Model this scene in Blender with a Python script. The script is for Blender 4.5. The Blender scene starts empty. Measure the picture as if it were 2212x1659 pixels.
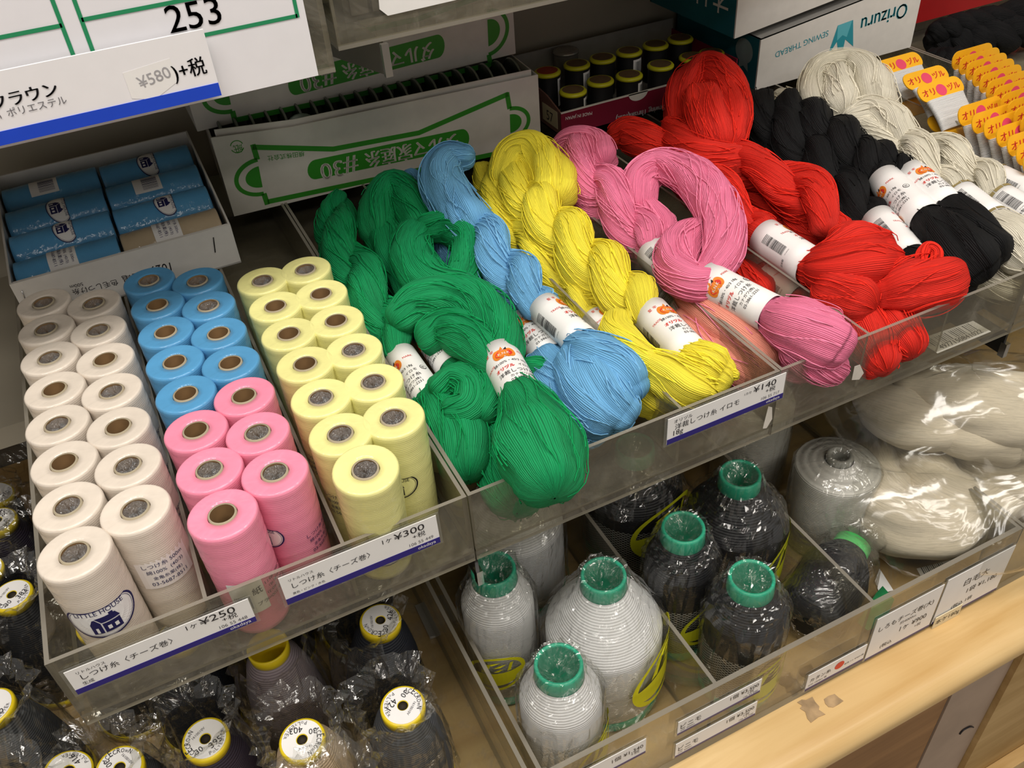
import bpy, math, random
import numpy as np
from mathutils import Matrix, Vector

random.seed(7)
rng = np.random.default_rng(7)
scene = bpy.context.scene
COL = scene.collection
CM = 0.01                      # all lengths below are in centimetres

# ------------------------------------------------------------------ camera
FPX = 1905.35
CAMPOS = np.array([12.352, -48.991, 57.128])
RM = np.array([[0.89630029, -0.43851847, -0.0659343],
               [-0.32631884, -0.55154844, -0.76766551],
               [0.30026954, 0.70957442, -0.63744987]])
cam_d = bpy.data.cameras.new('camera')
cam_d.sensor_width = 36.0
cam_d.lens = FPX / 2212.0 * 36.0
cam_d.clip_start = 0.01
cam = bpy.data.objects.new('camera', cam_d)
COL.objects.link(cam)
mw = Matrix.Identity(4)
for i in range(3):
    mw[i][0] = RM[0][i]; mw[i][1] = -RM[1][i]; mw[i][2] = -RM[2][i]; mw[i][3] = CAMPOS[i] * CM
cam.matrix_world = mw
scene.camera = cam

# ------------------------------------------------------------------ world, lights, exposure
scene.view_settings.view_transform = 'Standard'
scene.view_settings.look = 'None'
scene.view_settings.gamma = 1.0
scene.view_settings.exposure = 0.0
scene.view_settings.use_curve_mapping = False
scene.cycles.transparent_max_bounces = 24
scene.cycles.max_bounces = 7
scene.cycles.diffuse_bounces = 3
scene.cycles.glossy_bounces = 3
scene.cycles.adaptive_threshold = 0.025
scene.cycles.caustics_reflective = False
scene.cycles.caustics_refractive = False
world = bpy.data.worlds.new('shop_ambient')
scene.world = world
world.use_nodes = True
world.node_tree.nodes['Background'].inputs[0].default_value = (1.0, 0.95, 0.88, 1)
world.node_tree.nodes['Background'].inputs[1].default_value = 0.3


def area(name, loc, rot, sx, sy, power, col=(1, 0.95, 0.88)):
    l = bpy.data.lights.new(name, 'AREA')
    l.shape = 'RECTANGLE'; l.size = sx; l.size_y = sy; l.energy = power; l.color = col
    o = bpy.data.objects.new(name, l); COL.objects.link(o)
    o.location = loc; o.rotation_euler = rot
    return o


# fluorescent ceiling fixtures of the shop, behind and above the viewer
area('ceiling_tube_light', (0.1, -0.42, 2.1), (0, 0, 0), 2.6, 0.5, 50)
area('ceiling_tube_light', (1.3, -1.5, 2.1), (0, 0, 0), 2.6, 0.3, 26)
area('ceiling_tube_light', (-0.6, -2.6, 2.1), (0, 0, 0), 2.6, 0.3, 24)


# ------------------------------------------------------------------ projection of photo measurements onto real planes
def ray(px, py):
    return RM.T @ np.array([(px - 1106.0) / FPX, (py - 829.5) / FPX, 1.0])


def atz(px, py, z):
    d = ray(px, py); return CAMPOS + d * (z - CAMPOS[2]) / d[2]


def aty(px, py, y):
    d = ray(px, py); return CAMPOS + d * (y - CAMPOS[1]) / d[1]


class Plane:
    """a real, placed flat face: point p and unit normal n"""
    def __init__(s, p, n):
        s.p = np.array(p, float); s.n = np.array(n, float) / np.linalg.norm(n)

    def at(s, px, py):
        d = ray(px, py); return CAMPOS + d * (((s.p - CAMPOS) @ s.n) / (d @ s.n))

    def off(s, e):
        return Plane(s.p + s.n * e, s.n)


def depth(p):
    return float((np.array(p) - CAMPOS) @ RM[2])


# ------------------------------------------------------------------ materials
def lin(c):
    if isinstance(c, str):
        c = [int(c[i:i + 2], 16) for i in (0, 2, 4)]
    o = []
    for v in c[:3]:
        v /= 255.0
        o.append(v / 12.92 if v <= 0.04045 else ((v + 0.055) / 1.055) ** 2.4)
    return (*o, 1.0)


MATS = {}


class NT:
    def __init__(s, name):
        s.m = bpy.data.materials.new(name); s.m.use_nodes = True
        s.t = s.m.node_tree; s.n = s.t.nodes; s.l = s.t.links
        s.n.clear()
        s.out = s.n.new('ShaderNodeOutputMaterial')

    def node(s, typ, ins=None, **kw):
        n = s.n.new('ShaderNode' + typ)
        for k, v in kw.items(): setattr(n, k, v)
        for k, v in (ins or {}).items():
            if hasattr(v, 'is_linked'): s.l.new(v, n.inputs[k])
            else: n.inputs[k].default_value = v
        return n

    def surf(s, sock): s.l.new(sock, s.out.inputs[0])

    def ramp(s, fac, stops):
        r = s.node('ValToRGB', {0: fac})
        e = r.color_ramp.elements
        while len(e) < len(stops): e.new(0.5)
        for q, (p, c) in zip(e, stops): q.position = p; q.color = c
        return r.outputs[0]


def plain(name, col, rough=0.6, noise=0.05, nscale=60, metal=0.0, coat=0.0, bump=0.0, bscale=200, spec=0.5, emis=None):
    if name in MATS: return MATS[name]
    t = NT(name)
    tc = t.node('TexCoord').outputs['Object']
    nz = t.node('TexNoise', {'Vector': tc, 'Scale': nscale, 'Detail': 4.0}).outputs[0]
    c = lin(col)
    a = tuple(x * (1 - noise * 1.6) for x in c[:3]) + (1,)
    b = tuple(min(1, x * (1 + noise)) for x in c[:3]) + (1,)
    cc = t.ramp(nz, [(0.3, a), (0.7, b)])
    p = t.node('BsdfPrincipled', {'Base Color': cc, 'Roughness': rough, 'Metallic': metal, 'Coat Weight': coat, 'Specular IOR Level': spec})
    if emis: p.inputs['Emission Color'].default_value = lin(col); p.inputs['Emission Strength'].default_value = emis
    if bump:
        n2 = t.node('TexNoise', {'Vector': tc, 'Scale': bscale, 'Detail': 3.0}).outputs[0]
        b = t.node('Bump', {'Height': n2, 'Strength': bump, 'Distance': 0.002})
        t.l.new(b.outputs[0], p.inputs['Normal'])
    t.surf(p.outputs[0])
    MATS[name] = t.m
    return t.m


def clear_film(name, tint, haze, hazecol, rough=0.05, bump=0.0, bscale=30, gloss=1.0, scuff=0.0, stretch=None, base=0.04):
    """thin clear plastic: light passes straight through, Fresnel gloss on top, a little haze and scuffing"""
    t = NT(name)
    tc = t.node('TexCoord').outputs['Object']
    nrm = None
    if bump:
        v = tc
        if stretch: v = t.node('Mapping', {'Vector': tc, 'Scale': stretch}).outputs[0]
        n1 = t.node('TexNoise', {'Vector': v, 'Scale': bscale, 'Detail': 2.5, 'Distortion': 1.2}).outputs[0]
        nrm = t.node('Bump', {'Height': n1, 'Strength': bump, 'Distance': 0.01}).outputs[0]
    tr = t.node('BsdfTransparent', {0: lin(tint)}).outputs[0]
    gl = t.node('BsdfGlossy', {'Color': (gloss, gloss, gloss, 1), 'Roughness': rough})
    fc = t.node('LayerWeight', {'Blend': 0.5})
    if nrm:
        t.l.new(nrm, gl.inputs['Normal']); t.l.new(nrm, fc.inputs['Normal'])
    pw = t.node('Math', {0: fc.outputs['Facing'], 1: 4.0}, operation='POWER').outputs[0]
    lw = t.node('Math', {0: pw, 1: 0.6, 2: base}, operation='MULTIPLY_ADD')
    df = t.node('BsdfDiffuse', {0: lin(hazecol)}).outputs[0]
    hz = haze
    if scuff:
        sc = t.node('TexNoise', {'Vector': tc, 'Scale': 18.0, 'Detail': 8.0, 'Roughness': 0.75, 'Distortion': 1.5}).outputs[0]
        hz = t.node('MapRange', {'Value': sc, 'From Min': 0.5, 'From Max': 0.78, 'To Min': haze, 'To Max': haze + scuff}).outputs[0]
    m1 = t.node('MixShader', {0: hz, 1: tr, 2: df}).outputs[0]
    m2 = t.node('MixShader', {0: lw.outputs[0], 1: m1, 2: gl.outputs[0]}).outputs[0]
    t.surf(m2)
    MATS[name] = t.m
    return t.m


ACR = clear_film('acrylic_clear', 'F2F1EA', 0.07, 'B8B2A6', 0.04, scuff=0.25)
ACE = clear_film('acrylic_sawn_edge', 'C8C4B6', 0.62, '9C968A', 0.25)
BAG = clear_film('bag_film', 'F8F8F6', 0.012, 'FFFFFF', 0.13, bump=0.8, bscale=48, stretch=(1.0, 1.0, 0.5), base=0.10)
BAGL = clear_film('bag_film_soft', 'F8F8F6', 0.012, 'FFFFFF', 0.16, bump=0.42, bscale=17, base=0.07)
BAGK = clear_film('bag_film_streaked', 'F8F8F6', 0.006, 'FFFFFF', 0.12, bump=0.7, bscale=30, stretch=(1.0, 1.0, 0.35), base=0.08)
BAGS = clear_film('shrink_film', 'F0F0F0', 0.10, 'FFFFFF', 0.2, bump=1.0, bscale=260, base=0.12)
SLEEVE = clear_film('sleeve_film', 'F4F4F0', 0.05, 'FFFFFF', 0.08)


def cop_mat(name, col):
    """cross-wound sewing thread seen through tight shrink film"""
    t = NT(name)
    tc = t.node('TexCoord').outputs['Object']
    rnd = t.node('ObjectInfo').outputs['Random']
    w = t.node('TexWave', {'Vector': tc, 'Scale': 170.0, 'Distortion': 1.5, 'Detail': 2.0, 'Detail Scale': 2.0}, wave_type='BANDS', bands_direction='Z').outputs[0]
    nz = t.node('TexNoise', {'Vector': tc, 'Scale': 45.0, 'Detail': 3.0}).outputs[0]
    c = lin(col)
    cc = t.ramp(nz, [(0.3, tuple(x * 0.90 for x in c[:3]) + (1,)), (0.65, c)])
    hs = t.node('HueSaturation', {'Value': t.node('MapRange', {'Value': rnd, 'To Min': 0.95, 'To Max': 1.03}).outputs[0], 'Color': cc}).outputs[0]
    b = t.node('Bump', {'Height': w, 'Strength': 0.12, 'Distance': 0.0006}).outputs[0]
    n3 = t.node('TexNoise', {'Vector': t.node('Mapping', {'Vector': tc, 'Scale': (1, 1, 1.6)}).outputs[0], 'Scale': 75.0, 'Detail': 2.0, 'Distortion': 0.7}).outputs[0]
    b2 = t.node('Bump', {'Height': n3, 'Strength': 0.6, 'Distance': 0.003}).outputs[0]
    p = t.node('BsdfPrincipled', {'Base Color': hs, 'Roughness': 0.75, 'Normal': b, 'Coat Weight': 0.75, 'Coat Roughness': 0.14, 'Coat Normal': b2,
                                  'Subsurface Weight': 0.0})
    t.surf(p.outputs[0])
    MATS[name] = t.m
    return t.m


def hank_mat(name, col, dark=0.45, light=1.12, fuzz=0.3, bump=0.7):
    """cotton skein: fine parallel strands running along the bundle (u round it, v along it, both in cm)"""
    t = NT(name)
    uv = t.node('UVMap').outputs[0]
    m1 = t.node('Mapping', {'Vector': uv, 'Scale': (3.3, 0.10, 1)}).outputs[0]
    n1 = t.node('TexNoise', {'Vector': m1, 'Scale': 1.6, 'Detail': 5.0, 'Roughness': 0.68, 'Distortion': 0.25}).outputs[0]
    m2 = t.node('Mapping', {'Vector': uv, 'Scale': (1.0, 0.06, 1)}).outputs[0]
    w = t.node('TexWave', {'Vector': m2, 'Scale': 2.1, 'Distortion': 3.0, 'Detail': 3.0, 'Detail Scale': 1.4}, wave_type='BANDS', bands_direction='X').outputs[0]
    mix = t.node('Math', {0: n1, 1: t.node('Math', {0: w, 1: 0.42}, operation='MULTIPLY').outputs[0]}, operation='ADD').outputs[0]
    c = lin(col)
    cc = t.ramp(mix, [(0.36, tuple(x * dark for x in c[:3]) + (1,)), (0.60, tuple(x * 0.92 for x in c[:3]) + (1,)), (0.95, tuple(min(1, x * light) for x in c[:3]) + (1,))])
    b = t.node('Bump', {'Height': mix, 'Strength': bump, 'Distance': 0.0022}).outputs[0]
    p = t.node('BsdfPrincipled', {'Base Color': cc, 'Roughness': 0.72, 'Normal': b, 'Sheen Weight': fuzz * 0.6, 'Sheen Roughness': 0.4, 'Sheen Tint': c, 'Specular IOR Level': 0.25})
    t.surf(p.outputs[0])
    MATS[name] = t.m
    return t.m


def roving_mat(name, col):
    """loose cotton roving: soft fine fibres along the bundle"""
    t = NT(name)
    uv = t.node('UVMap').outputs[0]
    m1 = t.node('Mapping', {'Vector': uv, 'Scale': (2.6, 0.22, 1)}).outputs[0]
    n1 = t.node('TexNoise', {'Vector': m1, 'Scale': 2.4, 'Detail': 7.0, 'Roughness': 0.72, 'Distortion': 0.9}).outputs[0]
    c = lin(col)
    cc = t.ramp(n1, [(0.3, tuple(x * 0.72 for x in c[:3]) + (1,)), (0.52, c), (0.8, tuple(min(1, x * 1.08) for x in c[:3]) + (1,))])
    b = t.node('Bump', {'Height': n1, 'Strength': 0.35, 'Distance': 0.0025}).outputs[0]
    p = t.node('BsdfPrincipled', {'Base Color': cc, 'Roughness': 0.85, 'Normal': b, 'Sheen Weight': 0.4, 'Specular IOR Level': 0.15})
    t.surf(p.outputs[0])
    MATS[name] = t.m
    return t.m


def wood_mat(name, c1, c2, scale=1.0, rough=0.45, coat=0.15):
    t = NT(name)
    tc = t.node('TexCoord').outputs['Object']
    m = t.node('Mapping', {'Vector': tc, 'Scale': (1.2 * scale, 14 * scale, 14 * scale)}).outputs[0]
    n = t.node('TexNoise', {'Vector': m, 'Scale': 2.2, 'Detail': 6.0, 'Roughness': 0.6, 'Distortion': 0.6}).outputs[0]
    n2 = t.node('TexNoise', {'Vector': tc, 'Scale': 7.0, 'Detail': 2.0}).outputs[0]
    a = t.node('Math', {0: n, 1: t.node('Math', {0: n2, 1: 0.5}, operation='MULTIPLY').outputs[0]}, operation='ADD').outputs[0]
    cc = t.ramp(a, [(0.5, lin(c2)), (0.95, lin(c1))])
    b = t.node('Bump', {'Height': n, 'Strength': 0.08, 'Distance': 0.002}).outputs[0]
    p = t.node('BsdfPrincipled', {'Base Color': cc, 'Roughness': rough, 'Coat Weight': coat, 'Coat Roughness': 0.2, 'Normal': b})
    t.surf(p.outputs[0])
    MATS[name] = t.m
    return t.m


PAPER = plain('paper_white', 'EDEBEA', 0.55, 0.015)
CARDW = plain('card_white', 'DEDAD4', 0.6, 0.03)
CARDIN = plain('card_grey_inside', '8F8C86', 0.8, 0.06)
INK = plain('ink_black', '1C1A20', 0.5, 0.0)
INKG = plain('ink_grey', '6A686C', 0.5, 0.0)
NAVY = plain('ink_navy', '1B1B55', 0.5, 0.0)
PURPLE = plain('strip_purple', '241A78', 0.35, 0.02)
BLUE = plain('strip_blue', '1B46C8', 0.35, 0.02)
INKRED = plain('ink_red', 'D8372A', 0.5, 0.0)
INKORG = plain('ink_orange', 'E8862C', 0.5, 0.0)
GREENP = plain('print_green', '2F8A22', 0.5, 0.02)
GREENL = plain('table_line_green', '1E8A5A', 0.5, 0.0)
WALLM = plain('wall_panel', 'A39B8B', 0.75, 0.03, 8)
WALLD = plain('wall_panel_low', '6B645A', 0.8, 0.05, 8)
BOARD = plain('shelf_board_paint', 'A79F8F', 0.7, 0.03, 12)
KRAFT = plain('kraft_tube', '8A6A44', 0.85, 0.1, 90)
CHROME = plain('chrome', 'D8D8DA', 0.12, 0.02, 20, metal=1.0)
STEELD = plain('steel_dark', '2A2826', 0.35, 0.05, 30, metal=0.6)
WOOD = wood_mat('ledge_wood', 'E3C38C', 'C39A5C')
WOODD = wood_mat('shelf_wood', 'B8966A', '8E7050', 1.0, 0.6, 0.05)


# ------------------------------------------------------------------ mesh building
ORG = {}


def reg(o, origin):
    ORG[o.name] = np.array(origin, float); return o


def props(o, label=None, cat=None, group=None, kind=None):
    if label: o['label'] = label
    if cat: o['category'] = cat
    if group: o['group'] = group
    if kind: o['kind'] = kind
    return o


def thing(name, label, cat, origin, group=None):
    o = bpy.data.objects.new(name, None)
    o.empty_display_size = 0.01
    COL.objects.link(o)
    o.location = [a * CM for a in origin]
    reg(o, origin)
    return props(o, label, cat, group)


def rotm(axis, ang):
    return np.array(Matrix.Rotation(ang, 3, axis))


class MB:
    def __init__(s):
        s.v = []; s.f = []; s.mi = []; s.sm = []; s.uv = []; s.n = 0

    def add(s, verts, faces, mat=0, smooth=False, uv=None):
        verts = np.asarray(verts, float)
        k = s.n
        s.v.append(verts); s.n += len(verts)
        s.uv.append(np.zeros((len(verts), 2)) if uv is None else np.asarray(uv, float))
        for i, f in enumerate(faces):
            s.f.append(tuple(int(a) + k for a in f))
            s.mi.append(mat[i] if isinstance(mat, (list, tuple)) else mat)
            s.sm.append(smooth)
        return s

    def box(s, lo, hi, mat=0, R=None, c=None):
        lo = np.array(lo, float); hi = np.array(hi, float)
        v = np.array([[lo[0] if i & 1 == 0 else hi[0], lo[1] if i & 2 == 0 else hi[1], lo[2] if i & 4 == 0 else hi[2]] for i in range(8)])
        if R is not None:
            c = (lo + hi) / 2 if c is None else np.array(c)
            v = (v - c) @ R.T + c
        f = [(0, 2, 3, 1), (4, 5, 7, 6), (0, 1, 5, 4), (2, 6, 7, 3), (0, 4, 6, 2), (1, 3, 7, 5)]   # -z +z -y +y -x +x
        return s.add(v, f, mat)

    def panel(s, lo, hi, R=None, c=None):
        """flat sheet: big faces material 0, sawn edges material 1"""
        d = np.abs(np.array(hi) - np.array(lo)); a = int(np.argmin(d))
        m = [1] * 6
        pair = {2: (0, 1), 1: (2, 3), 0: (4, 5)}[a]
        m[pair[0]] = 0; m[pair[1]] = 0
        return s.box(lo, hi, m, R, c)

    def lathe(s, prof, n=32, mat=0, c=(0, 0, 0), smooth=True, R=None, sx=1, sy=1):
        prof = np.array(prof, float); k = len(prof)
        a = np.linspace(0, 2 * math.pi, n, endpoint=False)
        v = np.zeros((k, n, 3))
        v[:, :, 0] = prof[:, None, 0] * np.cos(a) * sx
        v[:, :, 1] = prof[:, None, 0] * np.sin(a) * sy
        v[:, :, 2] = prof[:, None, 1]
        v = v.reshape(-1, 3)
        if R is not None: v = v @ R.T
        v = v + np.array(c)
        f = [(i * n + j, i * n + (j + 1) % n, (i + 1) * n + (j + 1) % n, (i + 1) * n + j) for i in range(k - 1) for j in range(n)]
        return s.add(v, f, mat, smooth)

    def disc(s, c, r, n=28, mat=0, R=None, sx=1, sy=1):
        a = np.linspace(0, 2 * math.pi, n, endpoint=False)
        v = np.stack([r * sx * np.cos(a), r * sy * np.sin(a), 0 * a], 1)
        if R is not None: v = v @ R.T
        return s.add(v + np.array(c), [tuple(range(n))], mat)

    def ribbon(s, pts, w, n, mat=0, closed=False):
        """flat printed stroke of width w along pts lying in a plane with normal n"""
        P = [np.array(p, float) for p in pts]
        n = np.array(n, float)
        m = len(P); L = []; Rr = []
        for i in range(m):
            a = P[(i - 1) % m] if (closed or i > 0) else P[i]
            b = P[(i + 1) % m] if (closed or i < m - 1) else P[i]
            d1 = P[i] - a; d2 = b - P[i]
            l1 = np.linalg.norm(d1); l2 = np.linalg.norm(d2)
            d1 = d1 / l1 if l1 > 1e-9 else d2 / max(l2, 1e-9)
            d2 = d2 / l2 if l2 > 1e-9 else d1
            t = d1 + d2; t /= max(np.linalg.norm(t), 1e-9)
            sd = np.cross(n, t); k = max(0.4, abs(np.cross(n, d1) @ sd))
            L.append(P[i] + sd * w / 2 / k); Rr.append(P[i] - sd * w / 2 / k)
        f = [(i, (i + 1) % m, m + (i + 1) % m, m + i) for i in range(m if closed else m - 1)]
        return s.add(L + Rr, f, mat)

    def poly(s, pts, mat=0):
        return s.add(pts, [tuple(range(len(pts)))], mat)

    def slab(s, pts, n, t, mat=0):
        """polygon pts extruded by t along -n"""
        P = np.array(pts, float); k = len(P); Q = P - np.array(n) * t
        f = [tuple(range(k)), tuple(range(2 * k - 1, k - 1, -1))] + [((i + 1) % k, i, k + i, k + (i + 1) % k) for i in range(k)]
        return s.add(np.vstack([P, Q]), f, mat)

    def tube(s, path, rad, n=8, mat=0, cap=True):
        path = np.array(path, float); m = len(path)
        rad = np.full(m, rad) if np.isscalar(rad) else np.array(rad, float)
        T, N, B = frames(path)
        a = np.linspace(0, 2 * math.pi, n, endpoint=False)
        v = (path[:, None] + rad[:, None, None] * (np.cos(a)[None, :, None] * N[:, None] + np.sin(a)[None, :, None] * B[:, None])).reshape(-1, 3)
        f = [(i * n + j, i * n + (j + 1) % n, (i + 1) * n + (j + 1) % n, (i + 1) * n + j) for i in range(m - 1) for j in range(n)]
        if cap: f += [tuple(range(n - 1, -1, -1)), tuple((m - 1) * n + j for j in range(n))]
        return s.add(v, f, mat, True)

    def build(s, name, mats, parent=None, origin=None, link=True):
        v = np.vstack(s.v)
        if origin is None:
            if parent is not None: origin = ORG[parent.name]
            else: origin = np.array([(v[:, 0].min() + v[:, 0].max()) / 2, (v[:, 1].min() + v[:, 1].max()) / 2, v[:, 2].min()])
        origin = np.array(origin, float)
        me = bpy.data.meshes.new(name)
        me.from_pydata(((v - origin) * CM).tolist(), [], s.f)
        me.polygons.foreach_set('material_index', s.mi)
        me.polygons.foreach_set('use_smooth', s.sm)
        uv = np.vstack(s.uv)
        if np.any(uv):
            l = me.uv_layers.new(name='UVMap')
            idx = np.zeros(len(me.loops), dtype=np.int32); me.loops.foreach_get('vertex_index', idx)
            l.data.foreach_set('uv', uv[idx].ravel())
        for m in (mats if isinstance(mats, (list, tuple)) else [mats]): me.materials.append(m)
        me.update()
        o = bpy.data.objects.new(name, me)
        COL.objects.link(o)
        reg(o, origin)
        if parent is not None: o.parent = parent
        else: o.location = [a * CM for a in origin]
        return o


def frames(path):
    path = np.array(path, float); m = len(path)
    T = np.gradient(path, axis=0)
    T /= np.maximum(np.linalg.norm(T, axis=1), 1e-9)[:, None]
    N = np.zeros_like(T)
    u = np.array([0, 0, 1.0]) if abs(T[0][2]) < 0.9 else np.array([1.0, 0, 0])
    N[0] = u - T[0] * (u @ T[0]); N[0] /= np.linalg.norm(N[0])
    for i in range(1, m):
        x = N[i - 1] - T[i] * (N[i - 1] @ T[i]); N[i] = x / max(np.linalg.norm(x), 1e-9)
    return T, N, np.cross(T, N)


def spline(P, k=8, closed=False):
    """Catmull-Rom through the rows of P"""
    P = np.array(P, float); m = len(P)
    out = []
    for i in range(m if closed else m - 1):
        g = (lambda j: P[j % m]) if closed else (lambda j: P[min(max(j, 0), m - 1)])
        p0, p1, p2, p3 = g(i - 1), g(i), g(i + 1), g(i + 2)
        for q in range(k):
            t = q / k
            out.append(0.5 * (2 * p1 + (p2 - p0) * t + (2 * p0 - 5 * p1 + 4 * p2 - p3) * t * t + (3 * p1 - p0 - 3 * p2 + p3) * t ** 3))
    if not closed: out.append(P[-1])
    return np.array(out)


TXT = {}


def glyphs(s):
    if s not in TXT:
        c = bpy.data.curves.new('lettering', 'FONT'); c.body = s; c.size = 1; c.resolution_u = 3
        o = bpy.data.objects.new('lettering', c)
        m = o.to_mesh()
        v = np.array([p.co[:] for p in m.vertices]) if len(m.vertices) else np.zeros((0, 3))
        f = [tuple(p.vertices) for p in m.polygons]
        o.to_mesh_clear(); bpy.data.objects.remove(o); bpy.data.curves.remove(c)
        TXT[s] = (v, f)
    return TXT[s]


def put_text(mb, s, A, B, n, mat=0, ys=1.0, bold=0.0, warp=None):
    """write s along the line A->B on a surface with normal n; glyph height follows the width unless ys scales it"""
    v, f = glyphs(s)
    if not len(v): return
    A = np.array(A, float); B = np.array(B, float); n = np.array(n, float)
    r = B - A; L = np.linalg.norm(r); r /= L
    up = np.cross(n, r)
    x0, x1 = v[:, 0].min(), v[:, 0].max()
    k = L / (x1 - x0)
    for dx in ([0.0] if not bold else [-bold, bold]):
        w = A + np.outer((v[:, 0] - x0) * k + dx, r) + np.outer(v[:, 1] * k * ys, up)
        mb.add(w, f, mat)


def text_px(mb, s, pl, a, b, mat=0, ys=1.0, e=0.03, bold=0.0):
    q = pl.off(e)
    put_text(mb, s, q.at(*a), q.at(*b), pl.n, mat, ys, bold)


def on_cyl(mb, s, c, R, th0, z, width, mat=0, ys=1.0, flip=False, Rb=None, H=1):
    """lettering bent round an upright cylinder or cone; th0 centre angle, z baseline"""
    v, f = glyphs(s)
    x0, x1 = v[:, 0].min(), v[:, 0].max(); k = width / (x1 - x0)
    x = (v[:, 0] - (x0 + x1) / 2) * k; y = v[:, 1] * k * ys
    if flip: x = -x; y = -y
    zz = z + y
    rr = R if Rb is None else Rb + (R - Rb) * zz / H
    rr = rr + 0.03
    a = th0 + x / R
    mb.add(np.stack([c[0] + rr * np.cos(a), c[1] + rr * np.sin(a), c[2] + zz], 1), f, mat)


def copy_tree(o, parent=None, loc=None, rotz=None):
    c = o.copy(); COL.objects.link(c)
    ORG[c.name] = ORG.get(o.name, np.zeros(3))
    if parent is not None: c.parent = parent
    if loc is not None: c.location = [a * CM for a in loc]; ORG[c.name] = np.array(loc, float)
    if rotz is not None: c.rotation_euler = (0, 0, rotz)
    for ch in list(o.children): copy_tree(ch, c)
    return c


ORD = ('first second third fourth fifth sixth seventh eighth ninth tenth eleventh twelfth thirteenth fourteenth fifteenth sixteenth '
       'seventeenth eighteenth nineteenth twentieth twenty-first').split()
WHITE = (0, -1, 0)
FRONT = np.array([0, -1.0, 0])

# ------------------------------------------------------------------ setting
YW = 67.4
b = MB(); b.box((-90, YW, -1.5), (260, YW + 2, 140))
props(b.build('wall_back', WALLM), kind='structure')
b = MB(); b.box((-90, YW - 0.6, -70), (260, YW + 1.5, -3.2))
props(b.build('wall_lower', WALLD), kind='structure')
b = MB(); b.box((-90, 35, -2.6), (260, YW, -0.12))
props(b.build('shelf_board', BOARD, None), 'beige painted shelf board carrying the backs of the clear trays', 'shelf')
# shop floor far below and ceiling above
b = MB(); b.box((-400, -500, -110), (400, YW + 2, -106))
props(b.build('floor', plain('floor_vinyl', '8C8375', 0.5, 0.05, 4)), kind='structure')
b = MB(); b.box((-400, -500, 214), (400, YW + 2, 218))
props(b.build('ceiling', plain('ceiling_board', 'E6E2DA', 0.9, 0.02, 4)), kind='structure')

# ------------------------------------------------------------------ clear trays of the middle shelf
TY0, TY1, TH, TF, TT = -4.25, 64.0, 7.63, 1.3, 0.32


def tray(x0, x1, divs, label):
    t = thing('acrylic_tray', label, 'tray', ((x0 + x1) / 2, TY0, 0), 'clear trays on the middle shelf')
    m = [ACR, ACE]
    MB().panel((x0, TY0, TF - TT), (x1, TY1, TF)).build('base_panel', m, t)
    MB().panel((x0, TY0, 0), (x1, TY0 + TT, TH)).build('front_panel', m, t)
    MB().panel((x0, TY1 - TT, TF), (x1, TY1, TH)).build('back_panel', m, t)
    for x in (x0 + TT / 2, x1 - TT / 2):
        MB().panel((x - TT / 2, TY0 + TT, TF), (x + TT / 2, TY1 - TT, TH)).build('side_panel', m, t)
    for x in divs:
        MB().panel((x - 0.14, TY0 + TT, TF), (x + 0.14, TY1 - TT, TH)).build('divider', m, t)
    return t


tray(-3.95, 26.72, (6.74, 16.84), 'clear acrylic tray with white, blue, pink and yellow thread cops')
tray(26.84, 56.62, (36.7, 46.5), 'clear acrylic tray with green, blue and yellow skeins')
tray(56.72, 87.0, (66.75, 76.85), 'clear acrylic tray with pink, red and black skeins')
tray(87.1, 122.0, (97.15, 107.5), 'clear acrylic tray with cream skeins and yellow thread cards')
tray(122.2, 165.0, (), 'clear acrylic tray at the far end with the far black skeins')

# ------------------------------------------------------------------ thread cops standing in the first tray
CH, RT, RB_ = 11.05, 2.44, 2.28


def cop_parts(cmat):
    """returns the mesh objects of one cop at the world origin"""
    prof = []
    zs = np.linspace(0.12, CH - 0.22, 26)
    step = 0
    prof.append((RB_ - 0.25, 0.0))
    for i, z in enumerate(zs):
        q = z / CH
        prof.append((RB_ + (RT - RB_) * min(1, q * 1.15) + 0.008 * math.sin(i * 2.1) + (0.015 if (i // 5) % 2 else 0), z))
    for a in (25, 50, 75, 90):
        prof.append((RT - 0.2 + 0.2 * math.cos(math.radians(a)), CH - 0.2 + 0.2 * math.sin(math.radians(a))))
    prof += [(1.9, CH - 0.03), (1.5, CH - 0.07), (1.07, CH - 0.07), (1.05, CH - 0.6)]
    th = MB().lathe(prof, 40)
    core = MB().lathe([(1.0, CH - 0.5), (1.0, CH - 0.02), (0.87, CH - 0.02)], 28, 1).lathe([(0.87, CH - 0.02), (0.86, CH - 4), (0.86, 0.05)], 28)
    return th, core


def film_disc(seed):
    r = np.random.default_rng(seed)
    n, m = 17, 4
    v = [(0, 0, CH - 0.6)]; f = []
    for i in range(1, m + 1):
        rr = 0.97 * i / m + (0.12 * (r.random() - 0.5) if i < m else 0)
        for j in range(n):
            a = 2 * math.pi * j / n
            v.append((rr * math.cos(a), rr * math.sin(a), CH - 0.35 + (0.75 * r.random() - 0.5) * (1 - (i / m) ** 3) + 0.32 * (i == m)))
    for j in range(n): f.append((0, 1 + j, 1 + (j + 1) % n))
    for i in range(m - 1):
        for j in range(n):
            f.append((1 + i * n + j, 1 + (i + 1) * n + j, 1 + (i + 1) * n + (j + 1) % n, 1 + i * n + (j + 1) % n))
    return MB().add(v, f, 0, False)


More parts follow.
